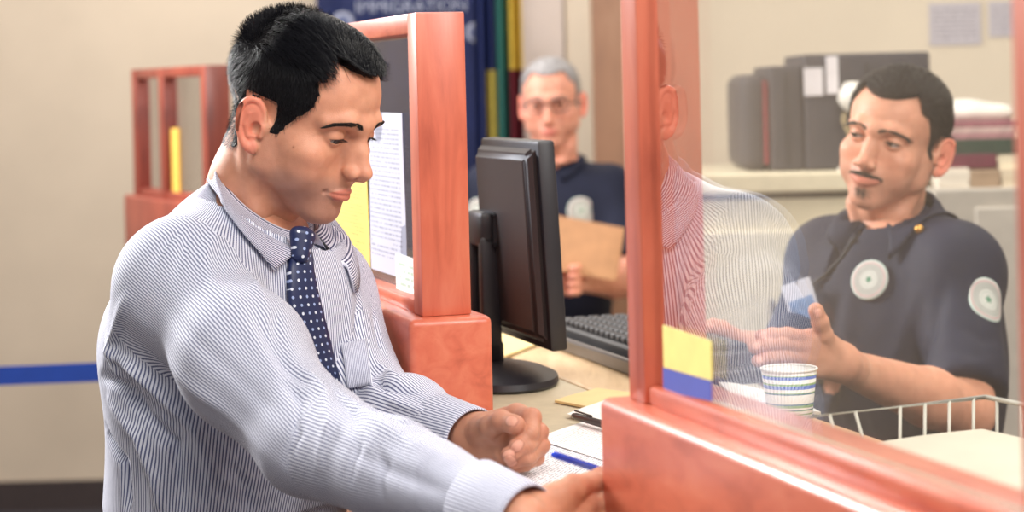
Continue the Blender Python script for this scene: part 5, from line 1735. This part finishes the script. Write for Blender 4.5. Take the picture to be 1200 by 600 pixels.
me = npmesh('body', V_, Q_); vcol(me, 'tone', np.concatenate(tones))
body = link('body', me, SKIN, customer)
EYE = eye_mat('eyeball'); BROW = hair_mat('brow_hair', (.008, .006, .006), .45, .4)
for s_ in (-1, 1):
    eye_part('eye', (s_ * 31, 70.5, -1), CFP['gaze'], hd.T, EYE, customer)
    link('eyebrow', strands_mesh('eyebrow', brow_strands(hd.f, s_, CFP), hd.T), BROW, customer)
    link('eyelashes', strands_mesh('eyelashes', lashes(s_, CFP), hd.T), BROW, customer)
a_, b_ = hair_build(hd, chair_h, cdir, 17000, None, CHM, clen, crad, liftfun=cstr)
hair_link('hair', a_, b_, CHM, customer)
# ---------------------------------------------------------------- the two officers
UNI = plain('navy_uniform_cloth', s2l(15, 21, 46), .75, .4, var=.12, scale=80, bmp=.1)
UNIT = plain('uniform_trousers', s2l(20, 24, 40), .8)
def patch_mat():
    m, t, b = nt('embroidered_patch')
    tc = t.nodes.new('ShaderNodeTexCoord'); sp = t.nodes.new('ShaderNodeSeparateXYZ'); t.links.new(tc.outputs['UV'], sp.inputs[0])
    dx = math_(t, 'SUBTRACT', sp.outputs[0], .5); dy = math_(t, 'SUBTRACT', sp.outputs[1], .5)
    r = math_(t, 'SQRT', math_(t, 'ADD', math_(t, 'MULTIPLY', dx, dx), math_(t, 'MULTIPLY', dy, dy)))
    a = math_(t, 'ARCTAN2', dy, dx)
    n = t.nodes.new('ShaderNodeValToRGB'); t.links.new(math_(t, 'MULTIPLY', r, 2.0), n.inputs[0]); n.color_ramp.interpolation = 'CONSTANT'
    Wc, Gr, Rd = s2l(196, 196, 188), s2l(76, 84, 80), s2l(178, 120, 124)
    st = [(0, Wc), (.34, s2l(170, 182, 172)), (.38, Wc), (.50, Gr), (.53, Wc), (.70, Gr), (.73, Wc), (.80, Rd), (.85, Wc), (.94, s2l(180, 200, 190))]
    e = n.color_ramp.elements
    while len(e) < len(st): e.new(.5)
    for i, (p, c) in enumerate(st): e[i].position = p; e[i].color = c4(c)
    # ring of small letters, and a green star in the middle
    ring = math_(t, 'LESS_THAN', math_(t, 'ABSOLUTE', math_(t, 'SUBTRACT', math_(t, 'MULTIPLY', r, 2.0), .62)), .055)
    lt = math_(t, 'GREATER_THAN', math_(t, 'SINE', math_(t, 'MULTIPLY', a, 34.0)), .1)
    c = mix(t, math_(t, 'MULTIPLY', math_(t, 'MULTIPLY', ring, lt), .75), n.outputs[0], Gr)
    star = math_(t, 'LESS_THAN', math_(t, 'MULTIPLY', r, 2.0), math_(t, 'ADD', .13, math_(t, 'MULTIPLY', math_(t, 'COSINE', math_(t, 'MULTIPLY', a, 5.0)), .06)))
    c = mix(t, star, c, s2l(30, 120, 84))
    t.links.new(c, b.inputs['Base Color']); b.inputs['Roughness'].default_value = .8
    return m
PATCH = patch_mat()

def surf_ray(f, o, d, L=2.0, n=500):
    ts = np.linspace(0, L, n); pts = o + ts[:, None] * d
    ok = ((pts > f.lo) & (pts < f.lo + (f.n - 2) * f.h)).all(1)
    v = np.where(ok, f.at(np.clip(pts, f.lo, f.lo + (f.n - 2) * f.h)), 1)
    i = np.where(v < 0)[0]
    return pts[i[0]] if len(i) else None
def round_patch(name, f, c, r, parent, mat, up=(0, 0, 1.0), off=.0015, n=24, el=1.0):
    """an embroidered disc following the cloth about the point c"""
    c = np.array(c); N = f.grad(c[None])[0]; u = np.array(up, float); u -= N * u.dot(N); u /= np.linalg.norm(u); s = np.cross(u, N)
    V = []; uv2 = []
    rs = [0, .2, .4, .6, .8, .95, 1.0]
    for q in rs:
        for k in range(n if q else 1):
            a = 2 * math.pi * k / n
            p = c + (s * math.cos(a) * el + u * math.sin(a)) * r * q
            for _ in range(4): p = p - f.grad(p[None])[0] * float(f.at(p[None])[0])
            V.append(p + N * (off + .0012 * (q < .97))); uv2.append((.5 + .5 * q * math.cos(a), .5 + .5 * q * math.sin(a)))
    Fc = []
    for k in range(n): Fc.append([0, 1 + k, 1 + (k + 1) % n])
    for j in range(len(rs) - 2):
        a0 = 1 + j * n; b0 = a0 + n
        for k in range(n): Fc.append([a0 + k, b0 + k, b0 + (k + 1) % n, a0 + (k + 1) % n])
    m0 = len(V); Vb = [p - N * .0025 for p in V[-n:]]
    for k in range(n): Fc.append([m0 - n + k, m0 + k, m0 + (k + 1) % n, m0 - n + (k + 1) % n])
    mb = MB(); mb.add(V + Vb, Fc, [[(uv2[i] if i < m0 else (.5, 1.0)) for i in fc] for fc in Fc])
    return mb.build(name, mat, parent, smooth=True)

def officer(root, o):
    """o: measures of one uniformed officer"""
    h = o['head']; R = o['R']; cf_ = R[:, 1]
    chest_, belly_, pel, shR, shL, nbb = (np.array(o[k]) for k in ('chest', 'belly', 'pelvis', 'shR', 'shL', 'nb'))
    elR, wrR, elL, wrL = (np.array(o[k]) for k in ('elR', 'wrR', 'elL', 'wrL'))
    allp = np.array([chest_, belly_, pel, shR, shL, nbb, elR, elL])
    f = Field(allp.min(0) - .24, allp.max(0) + .22, .0065)
    w = o.get('w', 1.0)
    f.ell(chest_, (.175 * w, .118 * w, .20), 0, 'add', R)
    f.ell(belly_, (.158 * w, .125 * w, .19), .10, 'add', R); f.ell(pel, (.165 * w, .13 * w, .15), .08, 'add', R)
    for sh in (shR, shL):
        f.cone(sh + (nbb - sh) * .1, nbb + [0, 0, -.05], .062, .060, .045)
        f.cone(sh, chest_ , .06, .10, .05)
    f.cone(nbb + [0, 0, -.05], nbb + [0, 0, -.006], .064, .050, .035)
    f.mg = .03
    slR, slL = o.get('sl', .80), o.get('sl', .80)
    f.path([shR, shR + (elR - shR) * slR], [.056, .060], .035); f.path([shL, shL + (elL - shL) * slL], [.056, .060], .035)
    # trim the sleeve ends square
    for sh, el in ((shR, elR), (shL, elL)):
        t = (el - sh) / np.linalg.norm(el - sh); e = sh + (el - sh) * slR
        w_ = f.win(e - .1, e + .1 + t * .05)
        if w_:
            sl, X, Y, Z = w_
            d = (X - e[0]) * t[0] + (Y - e[1]) * t[1] + (Z - e[2]) * t[2]
            rr = np.sqrt(np.maximum((X - e[0]) ** 2 + (Y - e[1]) ** 2 + (Z - e[2]) ** 2 - d * d, 0))
            f.D[sl] = np.where(rr < .085, np.maximum(f.D[sl], d), f.D[sl])
    f.mg = 0
    th = h.T(np.array([[0, -38, -130]]))[0]
    f.cone(nbb + R @ np.array([0, .02, .0]), nbb + R @ np.array([0, .06, .10]), .052, .055, .006, 'sub')
    if o.get('vee'):
        f.cone(nbb + R @ np.array([.022, .085, .03]), nbb + R @ np.array([.058, .115, -.105]), .026, .007, .004, 'sub')
    trim_neck(f, o['colc'], R, math.radians(o.get('coltilt', 22)), .012, .078)
    V, Q = f.nets(); N = f.grad(V)
    V = V + N * (noise3(V * [1, 1, .7], 30, o.get('seed', 1)) * .0035)[:, None]
    if o.get('folds'): V = strokes(V, N, folds(f, o['folds'], o['Yr']))
    sh_o = link('uniform_shirt', npmesh('uniform_shirt', V, Q), UNI, root)
    # collar, open at the throat
    collar('collar', o['colc'], R, (.060, .064), math.radians(o.get('coltilt', 22)), sh_o, UNI, .042, .050, .072, math.radians(o.get('gap', 34)), f=f, lat=.25)
    # trousers and shoes
    lo = np.array([pel[0] - .55, pel[1] - .60, .03]); hi = np.array([pel[0] + .45, pel[1] + .4, pel[2] + .14])
    ft_ = Field(lo, hi, .012); ft_.ell(pel - [0, 0, .03], (.15 * w, .118 * w, .12), 0, 'add', R)
    for s_, kn, an in ((1, o['knR'], o['anR']), (-1, o['knL'], o['anL'])):
        hp = pel + R @ np.array([s_ * .085, 0, -.05]); kn = np.array(kn); an = np.array(an)
        ft_.path([hp, kn, an], [.092, .070, .052], .03)
        toe = an + R @ np.array([s_ * .02, .15, 0]); toe[2] = an[2] - .068; heel = an + R @ np.array([0, -.04, 0]); heel[2] = an[2] - .065
        sf = Field(np.minimum(toe, heel) - .07, np.maximum(toe, an) + .09, .006)
        sf.cone(heel, toe, .034, .033); sf.cone(an, heel, .045, .034, .02); sf.cone(an, toe, .04, .02, .03)
        sf.D = np.maximum(sf.D, -(sf.ax[2][None, None, :] - (an[2] - .099))).astype(np.float32)
        v_, q_ = sf.nets(); link('shoe', npmesh('shoe', v_, q_), LEATHER, root)
    v_, q_ = ft_.nets(); link('trousers', npmesh('trousers', v_, q_), UNIT, root)
    # body
    parts = [(h.T(h.V), h.Q)]; tones = [h.tones()]
    al = np.array([chest_, belly_, pel, shR, shL, nbb, elR, elL, wrR, wrL, th])
    fb_ = Field(al.min(0) - .16, al.max(0) + .14, .007)
    fb_.ell(chest_, (.135, .09, .18), 0, 'add', R); fb_.ell(belly_, (.12, .09, .17), .08, 'add', R); fb_.ell(pel, (.13, .10, .10), .08, 'add', R)
    fb_.cone(shR, shL, .045, .045, .04); fb_.cone(nbb - [0, 0, .08], th, .050, .052, .03)
    fb_.path([shR, elR, elR + (wrR - elR) * .35, wrR], [.046, .042, .043, .027], .015); fb_.path([shL, elL, elL + (wrL - elL) * .35, wrL], [.046, .042, .043, .027], .015)
    v_, q_ = fb_.nets(); parts.append((v_, q_)); tones.append(np.ones((len(v_), 3)))
    for hd_ in o['hands']:
        allj = np.array([p for a, b, _, _ in hd_['palm'] for p in (a, b)] + [p for j, _ in hd_['fingers'] for p in j])
        hf_ = Field(allj.min(0) - .032, allj.max(0) + .032, hd_.get('h', .0018))
        hand_solid(hf_, hd_['palm'], hd_['fingers'])
        v_, q_ = hf_.nets(); tt = hand_tone(v_, [(j[-1], .012) for j, _ in hd_['fingers']])
        nls = [(np.array(j[-1]), np.array(j[-1]) - np.array(j[-2]), hd_['nn'], .006, .0052) for j, _ in hd_['fingers']]
        v_, tt = nail_tone(v_, tt, nls)
        parts.append((v_, q_)); tones.append(tt)
    Vb, Qb = join(parts); me = npmesh('body', Vb, Qb); vcol(me, 'tone', np.concatenate(tones))
    link('body', me, o['skin'], root)
    for s_ in (-1, 1):
        eye_part('eye', (s_ * 31, 70.5, -1), h.fp['gaze'], h.T, EYE, root, h.fp.get('iris', (.04, .02, .012)))
        link('eyebrow', strands_mesh('eyebrow', brow_strands(h.f, s_, h.fp), h.T), o['browm'], root)
        link('eyelashes', strands_mesh('eyelashes', lashes(s_, h.fp), h.T), BROW, root)
    return sh_o, f

def plain_hair(h, hf_, n, mat, root, length, rad, dfun, cap=None):
    a, b = hair_build(h, hf_, dfun, n, None, mat, lambda p: np.full(len(p), length) * rng.uniform(.6, 1.1, len(p)), lambda p: np.full(len(p), rad), step=5)
    return hair_link('hair', a, b, mat, root, cap)

# ---- the seated officer behind the glass
OFP = dict(nl=0, nd=-1, open=3.4, oz=-1.6, mw=29, lt=.42, smile=6.5, lip=-1, lipc=(.82, .56, .56), fold=1.0, mz=0, beard=0.28, gaze=(.55, 1.0, -.12), h=1.5, jaw=0.96, cb=42,
           brow=[(9, 11), (18, 14.5), (32, 17), (46, 14), (54, 9)], browt=4.8, brown=520, nw=1.1, flare=1.2, iris=(.03, .015, .01))
OR = frame((-.55, -.84, .04), .25)
oh = Head(OFP, OR, (-78, -14, -14), P(1101, 186, 3.21), 1.0)
OT = np.array(frame((-.62, -.78, 0)))
SK2 = skin_mat('seated_officer_skin', s2l(222, 160, 130), .2, .5)
OH = hair_mat('seated_officer_hair', (.010, .009, .010), .4, .4)
off = empty('person', (P(1050, 560, 3.22)[0], 3.22, 0), 'smiling dark-haired man in a navy uniform shirt gesturing behind the glass', 'person')
def OP(a): return P(a[0], a[1], a[2])
pel_ = OP((1052, 640, 3.26)); 
kR = pel_ + OT @ np.array([.12, .36, -.03]); kL = pel_ + OT @ np.array([-.12, .36, -.03])
aR = kR + OT @ np.array([0, -.05, 0]); aR[2] = .30; aL = kL + OT @ np.array([0, -.05, 0]); aL[2] = .30
wL = OP((1002, 434, 2.80)); wR = OP((868, 408, 2.98))
LP_ = [(wL, OP((985, 424, 2.765)), .026, .027), (OP((985, 424, 2.765)), OP((950, 397, 2.725)), .025, .014), (OP((985, 424, 2.765)), OP((944, 407, 2.72)), .025, .014),
       (OP((985, 424, 2.765)), OP((943, 419, 2.72)), .024, .014), (OP((988, 428, 2.765)), OP((947, 432, 2.725)), .023, .013), (OP((985, 420, 2.765)), OP((966, 398, 2.735)), .020, .015)]
LF_ = [([OP((950, 397, 2.725)), OP((922, 392, 2.700)), OP((904, 392, 2.69)), OP((892, 394, 2.685))], [.0115, .010, .0092, .0082]),
       ([OP((944, 407, 2.72)), OP((914, 403, 2.69)), OP((896, 404, 2.68)), OP((884, 407, 2.675))], [.0115, .010, .0092, .0082]),
       ([OP((943, 419, 2.72)), OP((915, 417, 2.69)), OP((898, 419, 2.68)), OP((888, 423, 2.675))], [.011, .0098, .009, .008]),
       ([OP((947, 432, 2.725)), OP((925, 433, 2.70)), OP((911, 436, 2.69)), OP((903, 439, 2.685))], [.010, .0088, .008, .0072]),
       ([OP((972, 412, 2.745)), OP((965, 392, 2.725)), OP((961, 377, 2.715)), OP((956, 364, 2.71))], [.0165, .013, .0118, .010])]
RP2 = [(wR, OP((855, 404, 2.95)), .026, .025), (OP((855, 404, 2.95)), OP((838, 396, 2.925)), .024, .014), (OP((855, 404, 2.95)), OP((835, 405, 2.92)), .024, .014), (OP((855, 406, 2.95)), OP((837, 414, 2.92)), .023, .013)]
RF2 = [([OP((838, 396, 2.925)), OP((820, 395, 2.90)), OP((812, 401, 2.885)), OP((811, 409, 2.88))], [.0115, .010, .009, .008]),
       ([OP((836, 402, 2.922)), OP((817, 402, 2.89)), OP((810, 408, 2.88)), OP((811, 416, 2.875))], [.0115, .010, .009, .008]),
       ([OP((836, 409, 2.92)), OP((819, 411, 2.89)), OP((812, 417, 2.88)), OP((814, 423, 2.88))], [.011, .0098, .009, .008]),
       ([OP((838, 415, 2.92)), OP((824, 419, 2.90)), OP((818, 424, 2.89)), OP((819, 429, 2.89))], [.010, .0088, .008, .0072]),
       ([OP((858, 396, 2.93)), OP((846, 386, 2.90)), OP((836, 383, 2.89)), OP((826, 384, 2.88))], [.016, .013, .0118, .010])]
OFF = dict(head=oh, R=OT, chest=OP((1052, 385, 3.24)), belly=OP((1052, 510, 3.24)), pelvis=pel_, shR=OP((974, 308, 3.34)), shL=OP((1128, 316, 3.13)), nb=OP((1047, 258, 3.27)),
           elR=OP((928, 428, 3.20)), wrR=wR, elL=OP((1132, 482, 2.98)), wrL=wL, knR=kR, knL=kL, anR=aR, anL=aL, skin=SK2, browm=BROW, colc=OP((1050, 246, 3.255)), coltilt=24, gap=26,
           hands=[dict(palm=LP_, fingers=LF_, nn=(0, -1, .3)), dict(palm=RP2, fingers=RF2, nn=(0, -1, .3))], vee=1, sl=.86, seed=5, Yr=(2.6, 3.6), w=1.02,
           folds=[([(1080, 330), (1060, 400), (1030, 460)], .006, .018), ([(1110, 330), (1090, 400), (1070, 480)], -.007, .014), ([(1000, 330), (990, 400), (1000, 480)], .005, .016),
                  ([(1120, 380), (1150, 400), (1170, 400)], -.005, .010), ([(1110, 420), (1140, 430), (1165, 425)], .005, .010), ([(1040, 470), (1080, 450), (1110, 400)], .006, .012)])
osh, of_ = officer(off, OFF)
def ohair(V):
    x, y, z = V[..., 0], V[..., 1], V[..., 2]; ax = np.abs(x)
    zf = np.interp(ax, [0, 20, 36, 46, 52, 60, 80], [64, 66, 72, 78, 70, 52, 36])
    yb = np.interp(z, [-70, -36, -24, -8, 8, 22, 34, 44, 60, 80, 95], [-60, -8, 6, 16, 22, 30, 36, 40, 40, 36, 50])
    M = np.maximum(sm(yb - y, -4, 8), sm(z - zf, -3, 8))
    ear = sm(z, -54, -50) * sm(-z, -24, -19) * sm(y, -52, -48) * sm(-y, -4, 2) * sm(ax, 60, 66)
    M = M * np.where((z < -16) & (y > -30), sm(z, -34, -16), 1) * (1 - ear) * sm(z, -84, -58)
    return -3 + M * (3.0 + 2.5 + 4 * sm(z, 0, 50) + 4 * sm(z, 50, 90))
def odir(p):
    x, y, z = p.T; T = sm(z, 50, 80)[:, None]
    top = np.stack([0.5 + 0 * x, -.9 + 0 * x, .1 + 0 * x], 1); sd = np.stack([0 * x, -.5 + 0 * x, -.8 + 0 * x], 1)
    return sd * (1 - T) + top * T + rng.normal(size=(len(p), 3)) * .15
plain_hair(oh, ohair, 5000, OH, off, 20, .35, odir)
# moustache and chin beard
bs = []
for i in range(1500):
    if i < 1150:
        u = rng.uniform(-1, 1); x = 28 * u; z = -57.5 - 3.0 * u * u + rng.uniform(-3.0, 3.0) * (1 - .45 * abs(u)); L = 5
    else:
        x = rng.normal() * 6; z = -88 + rng.normal() * 4 ; L = 4
    ys = np.arange(60, 112, .5); d = oh.f.at(np.stack([np.full(len(ys), x), ys, np.full(len(ys), z)], 1)); k = np.where(d < 0)[0]
    if not len(k): continue
    p0 = np.array([x, ys[k[-1]], z]); dv = np.array([.5 * np.sign(x) + rng.normal() * .2, .25, -1]); dv /= np.linalg.norm(dv)
    bs.append(([p0 - [0, .3, 0], p0 + dv * L * .5 + [0, .9, 0], p0 + dv * L + [0, .5, 0]], .22))
link('facial_hair', strands_mesh('facial_hair', bs, oh.T), hair_mat('facial_hair_brown', (.03, .02, .016), .6, .2), off)
# patches, pin, T-shirt at the throat
c = on_surface(of_, (1019, 328), (2.6, 3.6)); round_patch('chest_patch', of_, c, .033, osh, PATCH, up=(.25, 0, 1))
c = on_surface(of_, (1157, 352), (2.6, 3.6)); round_patch('sleeve_patch', of_, c, .037, osh, PATCH)
PIN = plain('brass_pin', s2l(214, 160, 80), .3, .6, .8)
c = on_surface(of_, (1078, 270), (2.6, 3.6))
if c is not None:
    b_ = bmesh.new(); bmesh.ops.create_uvsphere(b_, u_segments=16, v_segments=10, radius=.0075); mb = MB(); mb.bm(b_, c + of_.grad(c[None])[0] * .003); mb.build('collar_pin', PIN, osh, smooth=True)
TEE = plain('white_undershirt', s2l(230, 226, 218), .8)
q0, q1, q2 = (on_surface(of_, p, (2.6, 3.6)) for p in ((976, 305), (988, 288), (1000, 268)))
# lanyard and badge
LAN = plain('dark_lanyard', (.02, .02, .025), .6)
pts = [on_surface(of_, p, (2.6, 3.6)) for p in ((1018, 262), (1002, 284), (985, 305), (966, 324), (950, 338))]
pts = [p + of_.grad(p[None])[0] * .006 for p in pts if p is not None]
bd = empty('id_badge', pts[-1], 'white identity badge hanging on a dark lanyard from the seated officer\'s neck', 'badge')
mb = MB(); mb.tube(pts, .003, 8); mb.build('lanyard', LAN, bd, smooth=True)
bc = P(940, 356, pts[-1][1] - .02); Rb = Matrix(frame((-.5, -.85, .1), -.35).tolist())
mb = MB(); mb.box(bc, (.052, .003, .075), Rb, .001); mb.build('card_holder', plain('badge_plastic', s2l(206, 212, 224), .25), bd)
mb = MB(); mb.box(bc + np.array(Rb @ Vector((0, .0022, -.008))), (.042, .001, .034), Rb); mb.build('photo', plain('badge_photo', s2l(110, 140, 180), .5, var=.4, scale=60), bd)
mb = MB(); mb.tube([pts[-1], (pts[-1] + bc) / 2 + [0, 0, .015], bc + np.array(Rb @ Vector((0, 0, .036)))], .0035, 8); mb.build('clip', TRAY, bd, smooth=True)
# stool
st = empty('office_stool', (pel_[0], pel_[1], 0), 'black swivel stool the seated officer sits on', 'stool')
zs = pel_[2] - .165
mb = MB(); mb.lathe((pel_[0], pel_[1], zs - .07), [(0, 0), (.17, 0), (.19, .02), (.19, .05), (.16, .068), (0, .07)], 40); mb.build('seat', plain('stool_vinyl', (.02, .02, .022), .5), st, smooth=True)
mb = MB(); mb.lathe((pel_[0], pel_[1], .08), [(0, 0), (.025, 0), (.025, zs - .15), (0, zs - .15)], 20); mb.build('column', BLK, st)
for k in range(5):
    a = k * 2 * math.pi / 5; e = np.array([pel_[0] + .28 * math.cos(a), pel_[1] + .28 * math.sin(a), .07])
    mb = MB(); mb.tube([(pel_[0], pel_[1], .11), e], [.022, .014], 10); lg = mb.build('leg', BLK, st)
    mb = MB(); mb.lathe(e - [0, .012, .042], [(0, 0), (.026, 0), (.026, .024), (0, .024)], 18, R=np.array([[1, 0, 0], [0, 0, 1], [0, -1, 0]]).T); mb.build('caster', BLK, lg)
mb = MB(); a = np.arange(37) / 36 * 2 * math.pi; mb.tube([(pel_[0] + .2 * math.cos(t), pel_[1] + .2 * math.sin(t), .19) for t in a], .009, 8, cap=False); mb.build('foot_ring', TRAY, st)

# ---- the older officer far behind
BFP = dict(nl=2, nd=0, open=4.0, oz=-1.0, mw=25, lt=.6, beard=.15, gaze=(0, 1, -.1), h=1.9, fold=1.0, brow=[(9, 15), (20, 19), (34, 20), (50, 13)], browt=3.0, brown=150)
BR = frame((-.12, -.99, -.06), -.03)
bh = Head(BFP, BR, (0, 105, -30), P(642, 137, 5.20), 1.02)
BT = np.array(frame((-.25, -.96, 0)))
old = empty('person', (P(645, 400, 5.4)[0], 5.4, 0), 'grey-haired man in glasses and a navy uniform shirt, standing far behind the monitor', 'person')
SK3 = skin_mat('older_officer_skin', s2l(224, 158, 134), .15, .5)
GH = plain('grey_hair', s2l(150, 146, 146), .6)
BP_ = lambda a: P(a[0], a[1], a[2])
pl = BP_((642, 480, 5.42)); kR = pl * [1, 1, 0] + BT @ np.array([.10, .02, 0]) + [0, 0, .47 * pl[2] / .9]; kL = pl * [1, 1, 0] + BT @ np.array([-.10, .02, 0]) + [0, 0, .47 * pl[2] / .9]
aR = kR * [1, 1, 0] + [0, 0, .10]; aL = kL * [1, 1, 0] + [0, 0, .10]
wl_, wr_ = BP_((682, 330, 5.08)), BP_((640, 330, 5.10))
def simple_hand(w, d, up, s):
    """a relaxed hand from the wrist w, fingers along d, thumb towards up"""
    w = np.array(w); d = np.array(d, float); d /= np.linalg.norm(d); up = np.array(up, float); up -= d * up.dot(d); up /= np.linalg.norm(up)
    pm_ = np.cross(d, up) * s
    kn = [w + d * (.085 - .004 * i) + up * (.030 - .020 * i) for i in range(4)]
    palm = [(w, k, .024, .013) for k in kn]
    fing = [([k, k + d * .036 + pm_ * .012, k + d * .050 + pm_ * .034, k + d * .048 + pm_ * .054], [.011, .0098, .009, .008]) for k in kn]
    t0 = w + d * .03 + up * .022
    fing.append(([t0, t0 + d * .022 + up * .022, t0 + d * .045 + up * .03 + pm_ * .01, t0 + d * .065 + up * .03 + pm_ * .02], [.016, .0125, .011, .0095]))
    return palm, fing
p1, f1 = simple_hand(wl_, (-.8, -.4, .1), (0, 0, 1), -1); p2, f2 = simple_hand(wr_, (.7, -.6, .1), (0, 0, 1), 1)
OLD = dict(head=bh, R=BT, chest=BP_((643, 268, 5.40)), belly=BP_((643, 360, 5.42)), pelvis=pl, shR=BP_((571, 222, 5.42)), shL=BP_((716, 224, 5.38)), nb=BP_((645, 186, 5.40)),
           elR=BP_((566, 330, 5.30)), wrR=wr_, elL=BP_((742, 330, 5.24)), wrL=wl_, knR=kR, knL=kL, anR=aR, anL=aL, skin=SK3, browm=GH, colc=BP_((645, 180, 5.39)), coltilt=16, gap=30,
           hands=[dict(palm=p1, fingers=f1, nn=(0, -1, .3), h=.0035), dict(palm=p2, fingers=f2, nn=(0, -1, .3), h=.0035)], sl=.78, seed=8, Yr=(4.8, 5.8), w=1.08)
bsh, bf_ = officer(old, OLD)
def bhair(V):
    x, y, z = V[..., 0], V[..., 1], V[..., 2]; ax = np.abs(x)
    zf = np.interp(ax, [0, 20, 36, 46, 60, 80], [72, 74, 80, 76, 52, 36]); yb = np.interp(z, [-70, -36, -24, 8, 34, 60, 95], [-60, -8, 8, 22, 36, 40, 50])
    M = np.maximum(sm(yb - y, -4, 8), sm(z - zf, -3, 8)); ear = sm(z, -54, -50) * sm(-z, -24, -19) * sm(y, -52, -48) * sm(-y, -4, 2) * sm(ax, 60, 66)
    M = M * np.where((z < -16) & (y > -30), sm(z, -34, -16), 1) * (1 - ear) * sm(z, -84, -58)
    return -3 + M * (6 + 4 * sm(z, 40, 80))
plain_hair(bh, bhair, 1500, GH, old, 16, .5, odir, GH)
gl = empty('eyeglasses', bh.T(np.array([[0, 100, 0]]))[0], 'thin dark-rimmed eyeglasses on the older officer\'s face', 'eyeglasses')
for s_ in (-1, 1):
    a = np.arange(33) / 32 * 2 * math.pi
    rim = bh.T(np.stack([s_ * 32 + 23 * np.cos(a), 99 - 4 * np.abs(np.cos(a)), -3 + 16 * np.sin(a)], 1))
    mb = MB(); mb.tube(list(rim), .0016, 8, cap=False); mb.build('rim', BLK, gl, smooth=True)
    mb = MB(); mb.tube(list(bh.T(np.array([[s_ * 55, 96, 2], [s_ * 72, 84, 2], [s_ * 80, 0, 0], [s_ * 80, -22, -12]]))), .0016, 8); mb.build('temple', BLK, gl, smooth=True)
mb = MB(); mb.tube(list(bh.T(np.array([[-9, 99, 0], [0, 102, 3], [9, 99, 0]]))), .0016, 8); mb.build('bridge', BLK, gl, smooth=True)
c = on_surface(bf_, (681, 247), (4.8, 5.8)); round_patch('chest_patch', bf_, c, .038, bsh, PATCH)
c = on_surface(bf_, (559, 250), (4.8, 5.8))
if c is None: c = on_surface(bf_, (566, 250), (4.8, 5.8))
if c is not None: round_patch('sleeve_patch', bf_, c, .042, bsh, PATCH)
# cardboard box he holds
bxp = P(676, 289, 5.02)
fd = empty('cardboard_folder', bxp, 'brown cardboard folder held by the older officer in front of his chest', 'folder')
Rf_ = Matrix.Rotation(math.radians(12), 3, 'Y') @ Matrix.Rotation(math.radians(-20), 3, 'X')
CARD = plain('brown_cardboard', s2l(186, 138, 100), .75, var=.1)
mb = MB(); mb.box(bxp, (.22, .004, .14), Rf_, .001); mb.build('front_cover', CARD, fd)
mb = MB(); mb.box(bxp + np.array(Rf_ @ Vector((.004, .010, .004))), (.22, .004, .14), Rf_, .001); mb.build('back_cover', CARD, fd)
mb = MB(); mb.box(bxp + np.array(Rf_ @ Vector((.002, .005, .0))), (.21, .005, .13), Rf_); mb.build('papers', PLAINP, fd)
